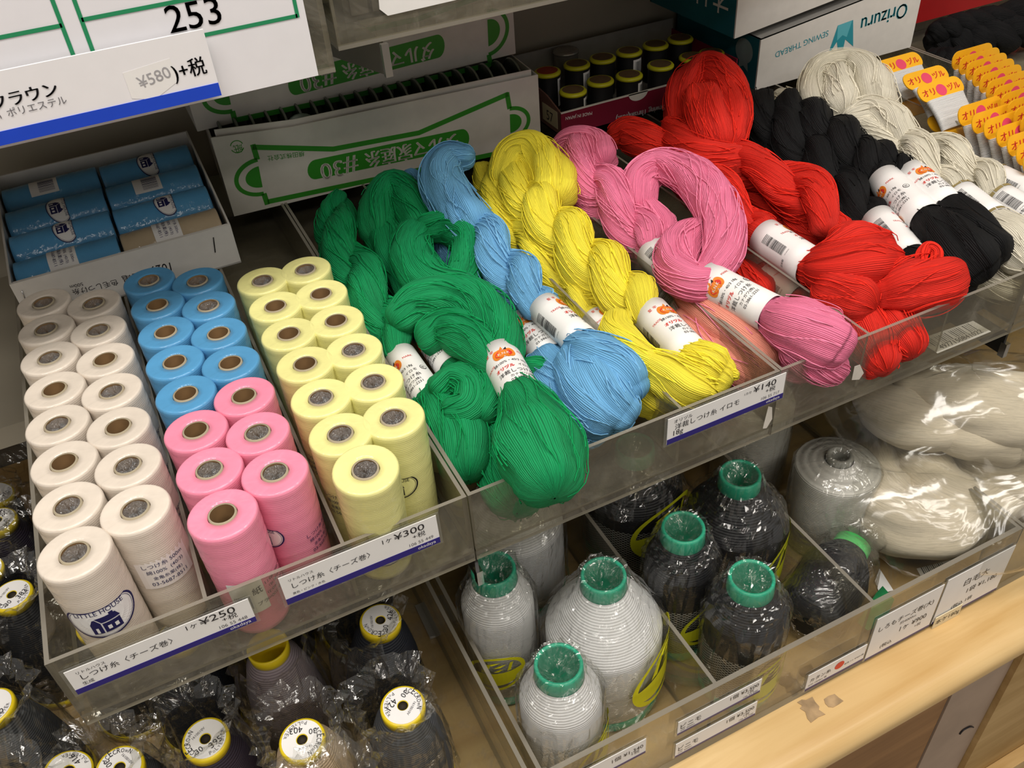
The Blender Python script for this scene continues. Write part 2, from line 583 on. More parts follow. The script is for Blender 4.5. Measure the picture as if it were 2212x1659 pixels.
CMAT = {'white': cop_mat('thread_white', 'E4D8CA'), 'blue': cop_mat('thread_sky_blue', '559FD2'),
        'pink': cop_mat('thread_pink', 'F691AE'), 'yellow': cop_mat('thread_pale_yellow', 'F3EE9E'),
        'beige': cop_mat('thread_beige', 'BCA98C')}
_tmp = {}
COPS = {}
for k, m in CMAT.items():
    th, co = cop_parts(m)
    COPS[k] = (th.build('thread', m, None, (0, 0, 0)), co.build('core_tube', [KRAFT, plain('tube_rim', 'A89C84', 0.8, 0.05)], None, (0, 0, 0)))
FILMS = [film_disc(i).build('crumpled_film', BAGS, None, (0, 0, 0)) for i in range(4)]
for o in [a for q in COPS.values() for a in q] + FILMS: COL.objects.unlink(o)


def place_cop(color, loc, film, label, group, rot=None, Rot=None):
    t = thing('thread_cop', label, 'thread cop', loc, group)
    for src in COPS[color] + ((FILMS[film],) if film is not None else ()):
        c = src.copy(); COL.objects.link(c); c.parent = t; ORG[c.name] = np.array(loc)
    t.rotation_euler = Rot if Rot is not None else (0, 0, random.random() * 6 if rot is None else rot)
    return t


def column(x0, y0, n, jit):
    return [(x0 + jit * math.sin(3.7 * i + x0), y0 + 4.98 * i + 0.4 * jit * math.cos(2.3 * i), TF) for i in range(n)]


WHL = column(0.0, 0.0, 8, 0.07)
WHR = column(4.35, 2.13, 7, 0.06)
for i, p in enumerate(WHL):
    _tmp['wl', i] = place_cop('white', p, [0, 2, None, 1, None, 3, 2, 0][i], f"white thread cop, {ORD[i]} from the front in the outermost column", 'white thread cops', 0)
for i, p in enumerate(WHR):
    _tmp['wr', i] = place_cop('white', p, [1, 3, None, 0, None, 2, 1][i], f"white thread cop, {ORD[i]} from the front in the column beside the blue cops", 'white thread cops', 0)
PBL = column(9.77, -1.49, 8, 0.05)
PBR = column(14.0, 0.74, 7, 0.05)
for i, p in enumerate(PBL):
    pk = i < 3
    _tmp['bl', i] = place_cop('pink' if pk else 'blue', p, [None, 1, None, None, None, None, None, 2][i],
                              (f"pink thread cop, {ORD[i]} from the front on the side of the white cops" if pk else
                               f"sky blue thread cop standing, {ORD[i - 3]} behind the pink ones on the white cops' side"),
                              'pink thread cops' if pk else 'standing blue thread cops', 0)
for i, p in enumerate(PBR):
    pk = i < 3
    _tmp['br', i] = place_cop('pink' if pk else 'blue', p, [0, 2, None, None, None, 3, 1][i],
                              (f"pink thread cop, {ORD[i]} from the front on the side of the yellow cops" if pk else
                               f"sky blue thread cop standing, {ORD[i - 3]} behind the pink ones on the yellow cops' side"),
                              'pink thread cops' if pk else 'standing blue thread cops', 0)
YEL = column(19.53, 1.92, 6, 0.05)
YER = column(23.79, -0.37 + 2.45, 6, 0.05)
YER = [(x, y - 0.1, z) for x, y, z in YER]
_tmp['yf', 0] = place_cop('yellow', (20.0, -1.35, TF + 0.12), 2, 'pale yellow thread cop leaning alone at the very front behind the 300 yen tag', 'yellow thread cops', Rot=(math.radians(5.5), 0, 0))
for i, p in enumerate(YEL):
    p = (p[0], p[1] + 0.35, p[2])
    _tmp['yl', i] = place_cop('yellow', p, [0, 1, None, None, None, 3][i], f"pale yellow thread cop, {ORD[i]} in the column nearer the pink cops", 'yellow thread cops', 0)
for i, p in enumerate(YER):
    _tmp['yr', i] = place_cop('yellow', p, [3, 2, 1, None, None, 0][i], f"pale yellow thread cop, {ORD[i]} in the column nearer the green skeins", 'yellow thread cops', 0)


# ---- printed wraps on the front cops
def house_logo(mb, c, R, th0, zc, sc=1.0, flip=1, top=0.0):
    """oval with a little house and LITTLE HOUSE lettering, bent round the cop; mats 0 paper 1 navy"""
    def pt(x, y, e):
        a = th0 + x * sc / R; rr = R + e
        return (c[0] + rr * math.cos(a), c[1] + rr * math.sin(a), c[2] + zc + y * sc)
    def shape(t, k=1.0):
        x = 2.0 * k * math.cos(t); y = math.sin(t)
        return x, (min(y * 1.3, 0.78) if y > 0 else y * 1.5) * k
    N = 48
    ts = [2 * math.pi * i / N for i in range(N)]
    rings = [[pt(*shape(t, k), 0.03) for t in ts] for k in (0.2, 0.4, 0.6, 0.8, 0.96)]
    v = [pt(0, 0, 0.03)] + [p for r in rings for p in r]
    f = [(0, 1 + i, 1 + (i + 1) % N) for i in range(N)]
    for q in range(4):
        f += [(1 + q * N + i, 1 + (q + 1) * N + i, 1 + (q + 1) * N + (i + 1) % N, 1 + q * N + (i + 1) % N) for i in range(N)]
    mb.add(v, f, 0)
    for k0, k1 in ((0.965, 1.03), (0.91, 0.925)):
        v = [pt(*shape(t, k0), 0.045) for t in ts] + [pt(*shape(t, k1), 0.045) for t in ts]
        mb.add(v, [(i, (i + 1) % N, N + (i + 1) % N, N + i) for i in range(N)], 1)
    def quad(p, e, m):
        a, b_, c_, d = [np.array(q_, float) for q_ in p]; n_ = 8; V = []
        for i in range(n_ + 1):
            u = i / n_
            for w in (a + (b_ - a) * u, d + (c_ - d) * u): V.append(pt(w[0], w[1], e))
        mb.add(V, [(2 * i, 2 * i + 2, 2 * i + 3, 2 * i + 1) for i in range(n_)], m)
    quad([(-0.78, -1.12), (-0.24, -1.12), (-0.24, -0.30), (-0.78, -0.30)], 0.05, 1)
    quad([(-0.78, -0.30), (-0.24, -0.30), (-0.46, 0.08), (-0.58, 0.08)], 0.05, 1)
    quad([(-0.16, -1.12), (0.80, -1.12), (0.80, -0.36), (-0.16, -0.36)], 0.05, 1)
    quad([(-0.18, -0.28), (0.86, -0.28), (0.68, 0.16), (-0.44, 0.16)], 0.05, 1)
    quad([(0.36, 0.16), (0.6, 0.16), (0.6, 0.32), (0.36, 0.32)], 0.05, 1)
    quad([(-0.58, -1.05), (-0.44, -1.05), (-0.44, -0.62), (-0.58, -0.62)], 0.07, 0)
    quad([(0.04, -0.92), (0.24, -0.92), (0.24, -0.62), (0.04, -0.62)], 0.07, 0)
    quad([(0.42, -0.92), (0.62, -0.92), (0.62, -0.62), (0.42, -0.62)], 0.07, 0)
    on_cyl(mb, 'LITTLE HOUSE', (c[0], c[1], c[2]), R + 0.02, th0, zc + 0.42 * sc, 2.75 * sc, 1, 1.15)


def patch(mb, c, R, th0, z0, z1, width, mat=0, e=0.025):
    n = 10; v = []
    for i in range(n + 1):
        a = th0 + (i / n - 0.5) * width / R
        for z in (z0, z1): v.append((c[0] + (R + e) * math.cos(a), c[1] + (R + e) * math.sin(a), c[2] + z))
    mb.add(v, [(2 * i, 2 * i + 2, 2 * i + 3, 2 * i + 1) for i in range(n)], mat)


def barcode_cyl(mb, c, R, th0, z0, z1, width, mat=1, e=0.045, seed=1):
    r = random.Random(seed); x = -width / 2
    while x < width / 2:
        w = r.choice((0.03, 0.03, 0.05, 0.08)); 
        v = []
        for a in (th0 + x / R, th0 + (x + w) / R):
            for z in (z0, z1): v.append((c[0] + (R + e) * math.cos(a), c[1] + (R + e) * math.sin(a), c[2] + z))
        mb.add(v, [(0, 2, 3, 1)], mat)
        x += w + r.choice((0.04, 0.06, 0.09))


FILMLBL = plain('label_translucent', 'F1E9E4', 0.35, 0.01)
COPTXT = ('しつけ糸 500m', '綿100%  (40/3)', '金亀糸業(株)', '03-5687-8511')


def cop_text(mb, c, R, th0, z, sc=1.0, flip=False, mat=1):
    for i, (s_, w) in enumerate(zip(COPTXT, (3.1, 2.8, 2.2, 2.7))):
        zz = z - i * 0.62 * sc if not flip else z + i * 0.62 * sc
        on_cyl(mb, s_, c, R, th0, zz, w * sc, mat, 1.0, flip)


def at_cop(key):
    o = _tmp[key]; return o, ORG[o.name]


VIEW = math.radians(-90)
o, p = at_cop(('wl', 0)); mb = MB(); house_logo(mb, p, RT - 0.03, VIEW + 0.02, 6.5, 1.25); mb.build('printed_label', [PAPER, NAVY], o)
o, p = at_cop(('wr', 0)); mb = MB(); patch(mb, p, RT - 0.04, VIEW + 0.2, 5.0, 8.0, 4.0, 0); cop_text(mb, p, RT - 0.03, VIEW + 0.2, 7.2); mb.build('printed_label', [FILMLBL, NAVY], o)
o, p = at_cop(('bl', 0)); mb = MB()
patch(mb, p, RT - 0.05, VIEW - 0.15, 2.6, 6.1, 2.5, 0); barcode_cyl(mb, p, RT - 0.05, VIEW - 0.35, 3.2, 4.6, 1.1, 1)
on_cyl(mb, '紙', p, RT - 0.02, VIEW + 0.15, 4.6, 0.75, 1); on_cyl(mb, 'プラ', p, RT - 0.02, VIEW + 0.2, 3.3, 0.8, 1)
cop_text(mb, p, RT - 0.03, VIEW + 0.95, 3.6, 0.9, True); mb.build('printed_label', [PAPER, INK], o)
o, p = at_cop(('br', 0)); mb = MB(); cop_text(mb, p, RT - 0.03, VIEW + 0.85, 5.6, 0.9); house_logo(mb, p, RT - 0.03, VIEW - 1.15, 6.6, 0.9); mb.build('printed_label', [FILMLBL, NAVY], o)
o, p = at_cop(('yr', 0)); mb = MB(); house_logo(mb, p, RT - 0.03, VIEW - 0.65, 5.9, 0.95); mb.build('printed_label', [plain('label_yellow', 'EFEBA0', 0.4, 0.0), INK], o)
o, p = at_cop(('yf', 0)); mb = MB(); house_logo(mb, p, RT - 0.05, VIEW - 0.05, 3.6, 1.0); mb.build('printed_label', [PAPER, NAVY], o)
for key, th in ((('wr', 1), 0.75), (('wr', 2), 0.8), (('bl', 1), 0.8), (('yl', 0), -0.7), (('yl', 1), -0.8), (('yr', 1), 0.9), (('wr', 3), 0.8), (('br', 2), 0.8)):
    o, p = at_cop(key); mb = MB(); cop_text(mb, p, RT - 0.03, VIEW + th, 6.2, 0.95); mb.build('printed_label', [FILMLBL, NAVY], o)

# ------------------------------------------------------------------ price tags on the front of the trays


def price_tag(x0, x1, z0, z1, y, label, texts, strip=0.55, stripmat=None, tilt=0.0, sleeve=0.25, extra=None):
    t = thing('price_tag', label, 'price tag', ((x0 + x1) / 2, y, z0), 'price tags')
    MB().box((x0 - sleeve, y - 0.02, z0 - sleeve), (x1 + sleeve, y + 0.06, z1 + sleeve * 0.6)).build('clear_sleeve', SLEEVE, t)
    MB().box((x0, y - 0.09, z0), (x1, y - 0.03, z1)).build('paper_card', PAPER, t)
    MB().box((x0, y - 0.11, z0), (x1, y - 0.085, z0 + strip)).build('colour_strip', stripmat or PURPLE, t)
    mb = MB()
    for (s_, ax, bx, z, m, ys) in texts:
        put_text(mb, s_, (ax, y - 0.115, z), (bx, y - 0.115, z), FRONT, m, ys)
    if extra: extra(mb, y - 0.115)
    mb.build('lettering', [INK, INKG, PAPER, INKRED], t)
    return t


def std_tag(x0, x1, z0, z1, y, label, small, big, under, unit, yen, code, k=1.0):
    w = x1 - x0; h = z1 - z0
    X = lambda f: x0 + f * w
    Z = lambda f: z0 + f * h
    tx = [(small, X(0.05), X(0.20), Z(0.76), 0, 1.0), (big[0], X(0.06), X(big[1]), Z(0.50), 0, 1.0)]
    if under: tx.append((under, X(0.05), X(0.05 + 0.02 * len(under) + 0.02), Z(0.28), 0, 1.0))
    tx += [(unit, X(0.64), X(0.70), Z(0.74), 0, 1.0), (yen, X(0.715), X(0.915), Z(0.70), 0, 0.78), ('+税', X(0.83), X(0.915), Z(0.50), 0, 0.85),
           (code, X(0.80), X(0.96), Z(0.27), 1, 1.0), ('okadaya', X(0.85), X(0.97), Z(0.06), 2, 1.0)]
    return price_tag(x0, x1, z0, z1, y, label, tx, 0.2 * h)


std_tag(-3.2, 9.35, 3.85, 6.45, TY0 - 0.15, 'white price tag reading 250 yen under the white cops', 'リトルハウス', ('しつけ糸〈チーズ巻〉', 0.55), '生成', '1ヶ', '¥250', '106 55 448')
std_tag(11.75, 24.0, 4.15, 7.22, TY0 - 0.15, 'white price tag reading 300 yen under the yellow cops', 'リトルハウス', ('しつけ糸〈チーズ巻〉', 0.55), '黄色・ピンク・水色', '1ヶ', '¥300', '106 55 449')
std_tag(44.9, 57.1, 4.55, 7.45, TY0 - 0.15, 'white price tag reading 140 yen under the yellow skeins', 'オリヅル', ('洋裁しつけ糸 イロモ', 0.60), '18g', '1カセ', '¥140', '106 55 717')

# bracket arms that carry the trays
for x, lb in ((26.8, 'beside the 300 yen tag'), (87.05, 'under the cream skeins')):
    t = thing('bracket_arm', 'dark steel bracket arm with chrome tip ' + lb, 'bracket', (x, 0, -3), 'tray brackets')
    MB().box((x - 0.15, -4.1, -2.7), (x + 0.15, 35, -0.05)).build('arm_plate', STEELD, t)
    MB().box((x - 0.28, -4.6, -2.9), (x + 0.28, -3.9, -1.2)).build('chrome_tip', CHROME, t)

# ------------------------------------------------------------------ white carton with lying cops
BT = math.radians(6.5)
bR = rotm('X', BT); bC = np.array([0, 40, TH + 0.05])


def bx(p): return (np.array(p, float) - bC) @ bR.T + bC


bxx0, bxx1, by0, by1, bz0, bz1 = -2.7, 19.15, 40.0, 61.8, TH + 0.05, 12.7
t = thing('cardboard_box', 'open white cardboard box of lying blue thread cops behind the white cops', 'box', (8, 50, TH))
for nm, lo, hi in (('bottom_panel', (bxx0, by0, bz0), (bxx1, by1, bz0 + 0.2)), ('front_panel', (bxx0, by0, bz0), (bxx1, by0 + 0.25, bz1)),
                   ('back_panel', (bxx0, by1 - 0.2, bz0), (bxx1, by1, bz1)), ('side_panel', (bxx0, by0 + 0.25, bz0), (bxx0 + 0.2, by1 - 0.2, bz1)),
                   ('side_panel', (bxx1 - 0.2, by0 + 0.25, bz0), (bxx1, by1 - 0.2, bz1)), ('folded_flap', (bxx0 + 0.3, by0 + 0.3, bz0 + 2), (bxx1 - 0.3, by0 + 0.5, bz1 - 0.1))):
    MB().box(lo, hi, [0, 0, 0, 0, 0, 0], bR, bC).build(nm, CARDW, t)
n0 = bR @ FRONT
pl = Plane(bx((8, by0, 10)), n0)
mb = MB()
text_px(mb, '色毛しつけ糸', pl, (253, 604), (155, 627), 0, 1.1)
text_px(mb, '金亀', pl, (305, 588), (262, 598), 0, 1.1)
text_px(mb, '500m', pl, (178, 610), (150, 617), 0, 1.0)
text_px(mb, '1029-', pl, (367, 567), (315, 578), 0, 1.4)
mb.build('lettering', [INK], t)
q = pl.off(0.06)
MB().tube([q.at(461, 513), q.at(465, 545)], 0.06, 6).build('staple', STEELD, t)
MB().tube([q.at(47, 628), q.at(56, 650)], 0.05, 6).build('staple', CHROME, t)
for side, xs in (('on the wall side', (bxx0 + 0.45, -1)), ('on the far side from the wall', (8.25, 1))):
    for r in range(4):
        c = 'beige' if (xs[1] == 1 and r == 0) else 'blue'
        p = bx((xs[0], by0 + 3.0 + 4.95 * r, bz0 + 0.2 + RT + 0.03))
        lab = ('beige thread cop lying at the front of the white box among blue ones' if c == 'beige' else
               f'sky blue cop lying in the white box, {ORD[r]} row, ' + ('beige cop column' if xs[1] == 1 else 'column without beige cop'))
        o = place_cop(c, p, (r + 1) % 4, lab, 'cops lying in the white box', Rot=(0.0, math.radians(90), 0.0))
        o.scale = (1, 1, 10.2 / CH)
        # label bent round the lying cop (local z is the cop axis)
        mb = MB(); pp = np.array(p)
        kk = (0, 1, 3, 2)[r] if xs[1] == 1 else r
        thc = math.radians(180 + 25)
        if kk in (0,):
            patch(mb, pp, RT - 0.05, thc - 0.25, 3.6, 6.6, 3.4, 0); 
            for i, s_ in enumerate(COPTXT): on_cyl(mb, s_, pp, RT - 0.03, thc - 0.25, 6.0 - i * 0.62, 2.6, 1, 1.0)
        elif kk == 1: house_logo(mb, pp, RT - 0.03, thc - 0.2, 6.2, 0.95)
        elif kk == 2: house_logo(mb, pp, RT - 0.03, thc, 6.0, 0.95)
        else: patch(mb, pp, RT - 0.05, thc - 0.1, 3.2, 6.4, 2.4, 0); barcode_cyl(mb, pp, RT - 0.05, thc - 0.1, 4.2, 6.0, 1.8, 1)
        mb.build('printed_label', [PAPER, NAVY], o)

# ------------------------------------------------------------------ green-printed thread boxes
CARDG = plain('card_offwhite', 'CFCBC4', 0.6, 0.03)


def green_box(A, B, depthcm, label, toppts, px_print, second=False):
    """A,B: bottom front corners; toppts: heights along the front"""
    A = np.array(A, float); B = np.array(B, float)
    u = (B - A) / np.linalg.norm(B - A); w = np.array([0, 0, 1.0]); n = np.cross(u, w); bk = -n
    L = np.linalg.norm(B - A)
    t = thing('thread_box', label, 'box', A + u * L / 2 + bk * depthcm / 2, 'green printed thread boxes')
    MB().slab([A, B] + [A + u * L * f + w * h for f, h in reversed(toppts)], n, 0.18).build('front_panel', CARDG, t)
    h = min(q[1] for q in toppts)
    for s0 in (0.0, L):
        c = A + u * s0
        MB().slab([c + bk * 0.2, c + bk * depthcm, c + bk * depthcm + w * h, c + bk * 0.2 + w * h], u if s0 else -u, 0.18).build('side_panel', CARDG, t)
    MB().slab([A + bk * depthcm, B + bk * depthcm, B + bk * depthcm + w * (h + 0.8), A + bk * depthcm + w * (h + 0.8)], -bk, 0.18).build('back_panel', CARDG, t)
    MB().slab([A, B, B + bk * depthcm, A + bk * depthcm], w, 0.0 + 0.18).build('bottom_panel', CARDG, t)
    if not second:
        MB().slab([A + bk * 0.7 + u * 0.6 + w * 2, B + bk * 0.7 - u * 0.6 + w * 2] + [A + bk * 0.7 + u * (0.6 + (L - 1.2) * f) + w * (hh + 0.55) for f, hh in reversed(toppts)], n, 0.12).build('folded_flap', CARDG, t)
    return t, Plane(A, n), u, w, bk


t, pl, u, w, bk = green_box((20.8, 51.5, TH), (60.9, 49.0, TH), 15.5, 'white box with green frame print and upside-down lettering behind the skeins',
                            [(0, 9.75), (0.23, 8.95), (0.37, 8.95), (1.0, 8.75)], None)
_gb = (np.array((20.8, 51.5, TH)), u, w, bk)


def frame_print(mb, q, n, P, wd):
    mb.ribbon([q.at(*p) for p in P], wd, n, 0, False)


mb = MB(); q = pl.off(0.03); n = pl.n
W_ = 0.62
mb.ribbon([q.at(*p) for p in ((545, 318), (720, 322), (905, 287), (1098, 203))], W_, n)
mb.ribbon([q.at(*p) for p in ((578, 436), (820, 385), (1103, 325))], W_, n)
mb.ribbon([q.at(*p) for p in ((546, 312), (556, 345))], W_, n)
mb.ribbon([q.at(*p) for p in ((570, 418), (578, 442))], W_, n)
mb.ribbon([q.at(*p) for p in ((1095, 200), (1101, 235))], W_, n)
mb.ribbon([q.at(*p) for p in ((1103, 300), (1104, 330))], W_, n)


def dshape(mb, q, n, c, top, bot, out, wd):
    """the round handle of the frame: outline and solid half disc; c flat side centre px"""
    c = np.array(c, float); top = np.array(top, float); bot = np.array(bot, float); out = np.array(out, float)
    ax = out - c; hv = (bot - top) / 2; m0 = (top + bot) / 2
    arc = lambda k: [m0 - hv * k * math.cos(a) + ax * k * math.sin(a) for a in np.linspace(0, math.pi, 22)]
    mb.ribbon([q.at(*p) for p in arc(1.0)], wd, n)
    mb.poly([q.at(*p) for p in arc(0.62)])


dshape(mb, q, n, (562, 382), (556, 345), (570, 418), (510, 395), 0.5)
dshape(mb, q, n, (1102, 268), (1101, 235), (1103, 300), (1142, 258), 0.5)
# lozenge behind the title
L0, L1 = np.array((682.0, 366.0)), np.array((998.0, 300.0))
ax = (L1 - L0) / np.linalg.norm(L1 - L0); nn = np.array((0.07, 1.0)) * 21
loz = [L0 - nn * math.cos(a) - ax * 18 * math.sin(a) for a in np.linspace(0, math.pi, 12)] + [L1 + nn * math.cos(a) + ax * 16 * math.sin(a) for a in np.linspace(0, math.pi, 12)]
mb.poly([q.at(*p) for p in loz])
text_px(mb, '紙', pl, (522, 312), (503, 316), 0, 1.0)
a0 = q.at(512, 317)
mb.ribbon([a0 + 0.72 * (math.cos(a) * u + math.sin(a) * w) for a in np.linspace(0.3, 2.8, 12)], 0.1, n)
mb.ribbon([a0 + 0.72 * (math.cos(a) * u + math.sin(a) * w) for a in np.linspace(3.5, 5.9, 12)], 0.1, n)
text_px(mb, '横田株式会社', pl, (657, 327), (577, 338), 0, 1.0)
text_px(mb, 'ダルマ家庭糸', pl, (988, 290), (788, 333), 1, 1.15, 0.05, 0.06)
text_px(mb, '#30', pl, (770, 338), (690, 356), 1, 1.0, 0.05, 0.06)
mb.build('green_print', [GREENP, CARDG], t)

# the same kind of box standing on its back edge
t2, pl2, u2, w2, bk2 = green_box((20.0, 56.6, TH + 9.0), (61.4, 56.2, TH + 9.4), 9.8, 'white box with green frame print stacked behind and above the other one',
                                 [(0, 9.6), (1, 9.6)], None, True)
mb = MB(); q = pl2.off(0.03); n = pl2.n
mb.ribbon([q.at(*p) for p in ((507, 260), (760, 208), (1059, 140))], W_, n)
mb.ribbon([q.at(*p) for p in ((502, 240), (509, 265))], W_, n)
mb.ribbon([q.at(*p) for p in ((1056, 118), (1060, 143))], W_, n)
mb.ribbon([q.at(*p) for p in ((760, 72), (900, 42), (1052, -12))], W_, n)
dshape(mb, q, n, (494, 200), (486, 165), (502, 240), (440, 214), 0.5)
dshape(mb, q, n, (1053, 75), (1052, 25), (1056, 118), (1095, 60), 0.5)
L0, L1 = np.array((640.0, 180.0)), np.array((945.0, 100.0))
ax = (L1 - L0) / np.linalg.norm(L1 - L0); nn = np.array((0.07, 1.0)) * 25
loz = [L0 - nn * math.cos(a) - ax * 18 * math.sin(a) for a in np.linspace(0, math.pi, 12)] + [L1 + nn * math.cos(a) + ax * 16 * math.sin(a) for a in np.linspace(0, math.pi, 12)]
mb.poly([q.at(*p) for p in loz])
text_px(mb, 'ダルマ家庭糸', pl2, (935, 92), (738, 142), 1, 1.15, 0.05, 0.06)
text_px(mb, '#30', pl2, (722, 148), (645, 166), 1, 1.0, 0.05, 0.06)
mb.build('green_print', [GREENP, CARDG], t2)

# thread winding discs standing in the box
DISC = plain('winding_disc_dark', '23261F', 0.35, 0.1, 50)
DISCR = plain('winding_disc_rim', '74786E', 0.4, 0.1, 50)
RY = rotm('Y', math.radians(90))
for i in range(21):
    f = 0.035 + i * 0.0465
    c = _gb[0] + _gb[1] * 40.2 * f + _gb[3] * 5.0 + np.array([0, 0, 6.1])
    mb = MB(); mb.lathe([(0.2, -0.16), (3.3, -0.16), (3.4, 0), (3.3, 0.16), (0.2, 0.16)], 28, 0, c, True, RY); mb.lathe([(3.32, -0.13), (3.47, 0), (3.32, 0.13)], 28, 1, c, True, RY)
    props(mb.build('winding_disc', [DISC, DISCR]), f'dark winding disc standing in the green printed box, {ORD[i]} from the recycling mark end', 'thread disc', 'winding discs in the green box')
DG = plain('winding_disc_green', '5F6E62', 0.4, 0.08, 50)
for k, (px, py) in enumerate(((655, 268), (745, 262), (800, 252), (930, 222))):
    c = Plane(_gb[0] + _gb[3] * 2.0, pl.n).at(px, py + 12)
    mb = MB().lathe([(0.3, 0.12), (2.1, 0.12), (2.25, 0), (2.1, -0.12), (0.3, -0.12)], 28, 0, c - np.array([0, 0, 0.4]), True, rotm('X', math.radians(68)))
    props(mb.build('winding_disc', DG), ['pale green disc tilted against the flap, outermost towards the blue cops', 'pale green disc behind the flap, second from the blue cops', 'pale green disc behind the flap, third from the blue cops', 'pale green disc nearest the cut-out end of the flap'][k], 'thread disc', 'pale discs in the green box')

# ------------------------------------------------------------------ crimson box of black spools
CRIM = plain('crimson_card', '7E1230', 0.5, 0.05, 20)
t = thing('spool_box', 'crimson sewing thread box holding black spools with yellow rims', 'box', (75, 56, TH))
x0, x1, y0, y1, z1 = 63.6, 91.5, 48.3, 64.5, 10.95
MB().box((x0, y0, TH + 0.02), (x1, y0 + 0.2, z1)).build('front_panel', [CRIM], t)
mb = MB()
notch = [(75.3 + 1.5 * math.cos(a), y0 - 0.03, z1 + 0.05 - 1.1 * math.sin(a)) for a in np.linspace(math.pi, 0, 14)]
mb.poly(notch); mb.box((x0, y0 - 0.03, z1 - 0.12), (x1, y0 + 0.22, z1 + 0.03))
mb.build('cut_edge', CARDW, t)
sideR = [(x0, y0 + 0.2, TH), (x0, y1, TH), (x0, y1, z1 + 2.4), (x0, y0 + 4, z1 + 1.1), (x0, y0 + 0.2, z1)]
MB().slab(sideR, (-1, 0, 0), 0.2).build('side_panel', plain('crimson_side', '6A4A40', 0.6, 0.1, 15), t)
MB().box((x1 - 0.2, y0 + 0.2, TH + 0.02), (x1, y1, z1 + 1.0)).build('side_panel', CRIM, t)
MB().box((x0, y1 - 0.2, TH + 0.02), (x1, y1, z1 + 2.5)).build('back_panel', CARDIN, t)
MB().box((x0, y0, TH + 0.02), (x1, y1, TH + 0.2)).build('bottom_panel', CARDIN, t)
MB().box((x0 - 0.04, y0 + 1.0, TH + 0.8), (x0 + 0.02, y0 + 5.2, z1 - 0.2)).build('number_label', plain('label_olive', 'B9AE8C', 0.6, 0.03), t)
pl = Plane((70, y0, 9), (0, -1, 0)); mb = MB()
text_px(mb, 'Sewing Thread(Knit)', pl, (1436, 226), (1331, 252), 0, 1.2, 0.03, 0.02)
text_px(mb, 'MADE IN JAPAN', pl, (1279, 241), (1222, 253), 0, 1.1)
mb.build('lettering', [PAPER, INK], t)
mb = MB(); put_text(mb, '57', (x0 - 0.06, y0 + 4.0, TH + 1.2), (x0 - 0.06, y0 + 2.2, TH + 1.2), (-1, 0, 0), 1); mb.build('number_print', [PAPER, INK], t)
SPB = plain('spool_black_thread', '0C0C0E', 0.55, 0.05, 200)
SPY = plain('spool_yellow_rim', 'C9C623', 0.35, 0.03, 60)
SPT = plain('spool_paper_top', '6A5238', 0.6, 0.12, 80)
SPR = plain('spool_red_top', 'A03A24', 0.6, 0.1, 80)
SPS = plain('spool_silver', '8F8B84', 0.25, 0.15, 40, metal=0.5)


def spool(c, label, top, lab, silver=False):
    h = c[2] - (TH + 0.25)
    t = thing('thread_spool', label, 'spool', (c[0], c[1], TH + 0.25), 'spools in the crimson box')
    z = TH + 0.25
    MB().lathe([(1.2, 0), (1.75, 0.05), (1.78, 0.5), (1.72, 0.6), (1.72, h - 0.55)], 28, 0, (c[0], c[1], z)).build('thread', SPS if silver else SPB, t)
    MB().lathe([(1.5, h - 0.58), (1.84, h - 0.5), (1.86, h - 0.25), (1.72, h - 0.06), (1.45, h - 0.02)], 28, 0, (c[0], c[1], z)).build('rim', SPS if silver else SPY, t)
    mb = MB(); mb.disc((c[0], c[1], z + h - 0.03), 1.47, 28); mb.lathe([(1.0, h - 0.02), (1.05, h + 0.01), (1.1, h - 0.02)], 24, 0, (c[0], c[1], z))
    mb.build('paper_top', top, t)
    if lab is not None:
        mb = MB(); patch(mb, (c[0], c[1], z), 1.74, VIEW + lab, 0.5, h - 0.9, 1.7, 0); barcode_cyl(mb, (c[0], c[1], z), 1.74, VIEW + lab, 1.0, h - 1.2, 1.1, 1)
        mb.build('barcode_label', [PAPER, INK], t)


for k, (xy, zt, top, lab) in enumerate((((67.4, 51.9), 12.1, SPT, 0.9), ((72.0, 52.6), 12.2, SPT, None), ((76.3, 52.2), 12.1, SPT, 0.7), ((81.8, 52.9), 12.1, SPT, None), ((86.8, 52.6), 12.2, SPT, 0.6), ((90.0, 52.5), 12.1, SPT, None))):
    spool((*xy, zt), f'black yellow-rimmed spool, {ORD[k]} from the number label, front row of the crimson box', top, lab)
for k, (x, top, lab) in enumerate(((66.6, SPR, 0.9), (71.2, SPT, 0.5), (75.3, SPT, None), (79.6, SPT, 0.3), (84.0, SPT, None), (88.2, SPT, None))):
    spool((x, 57.6, 13.1), 'black spool with yellow rim and red top behind the front row' if k == 0 else f'black yellow-rimmed spool, {ORD[k]} from the number label, back row of the crimson box', top, lab)
spool((72.0, 62.2, 13.5), 'grey silvery spool with printed top at the back of the crimson box', SPS, None, True)

# ------------------------------------------------------------------ teal and white boxes
TEAL = plain('teal_card', '0F6470', 0.5, 0.05, 20)
TEALP = plain('teal_print', '2B93A3', 0.5, 0.0)
TEALL = plain('teal_print_light', '5CB6C4', 0.5, 0.0)
SILV = plain('medal_silver', '8FA0A0', 0.4, 0.1, 40)


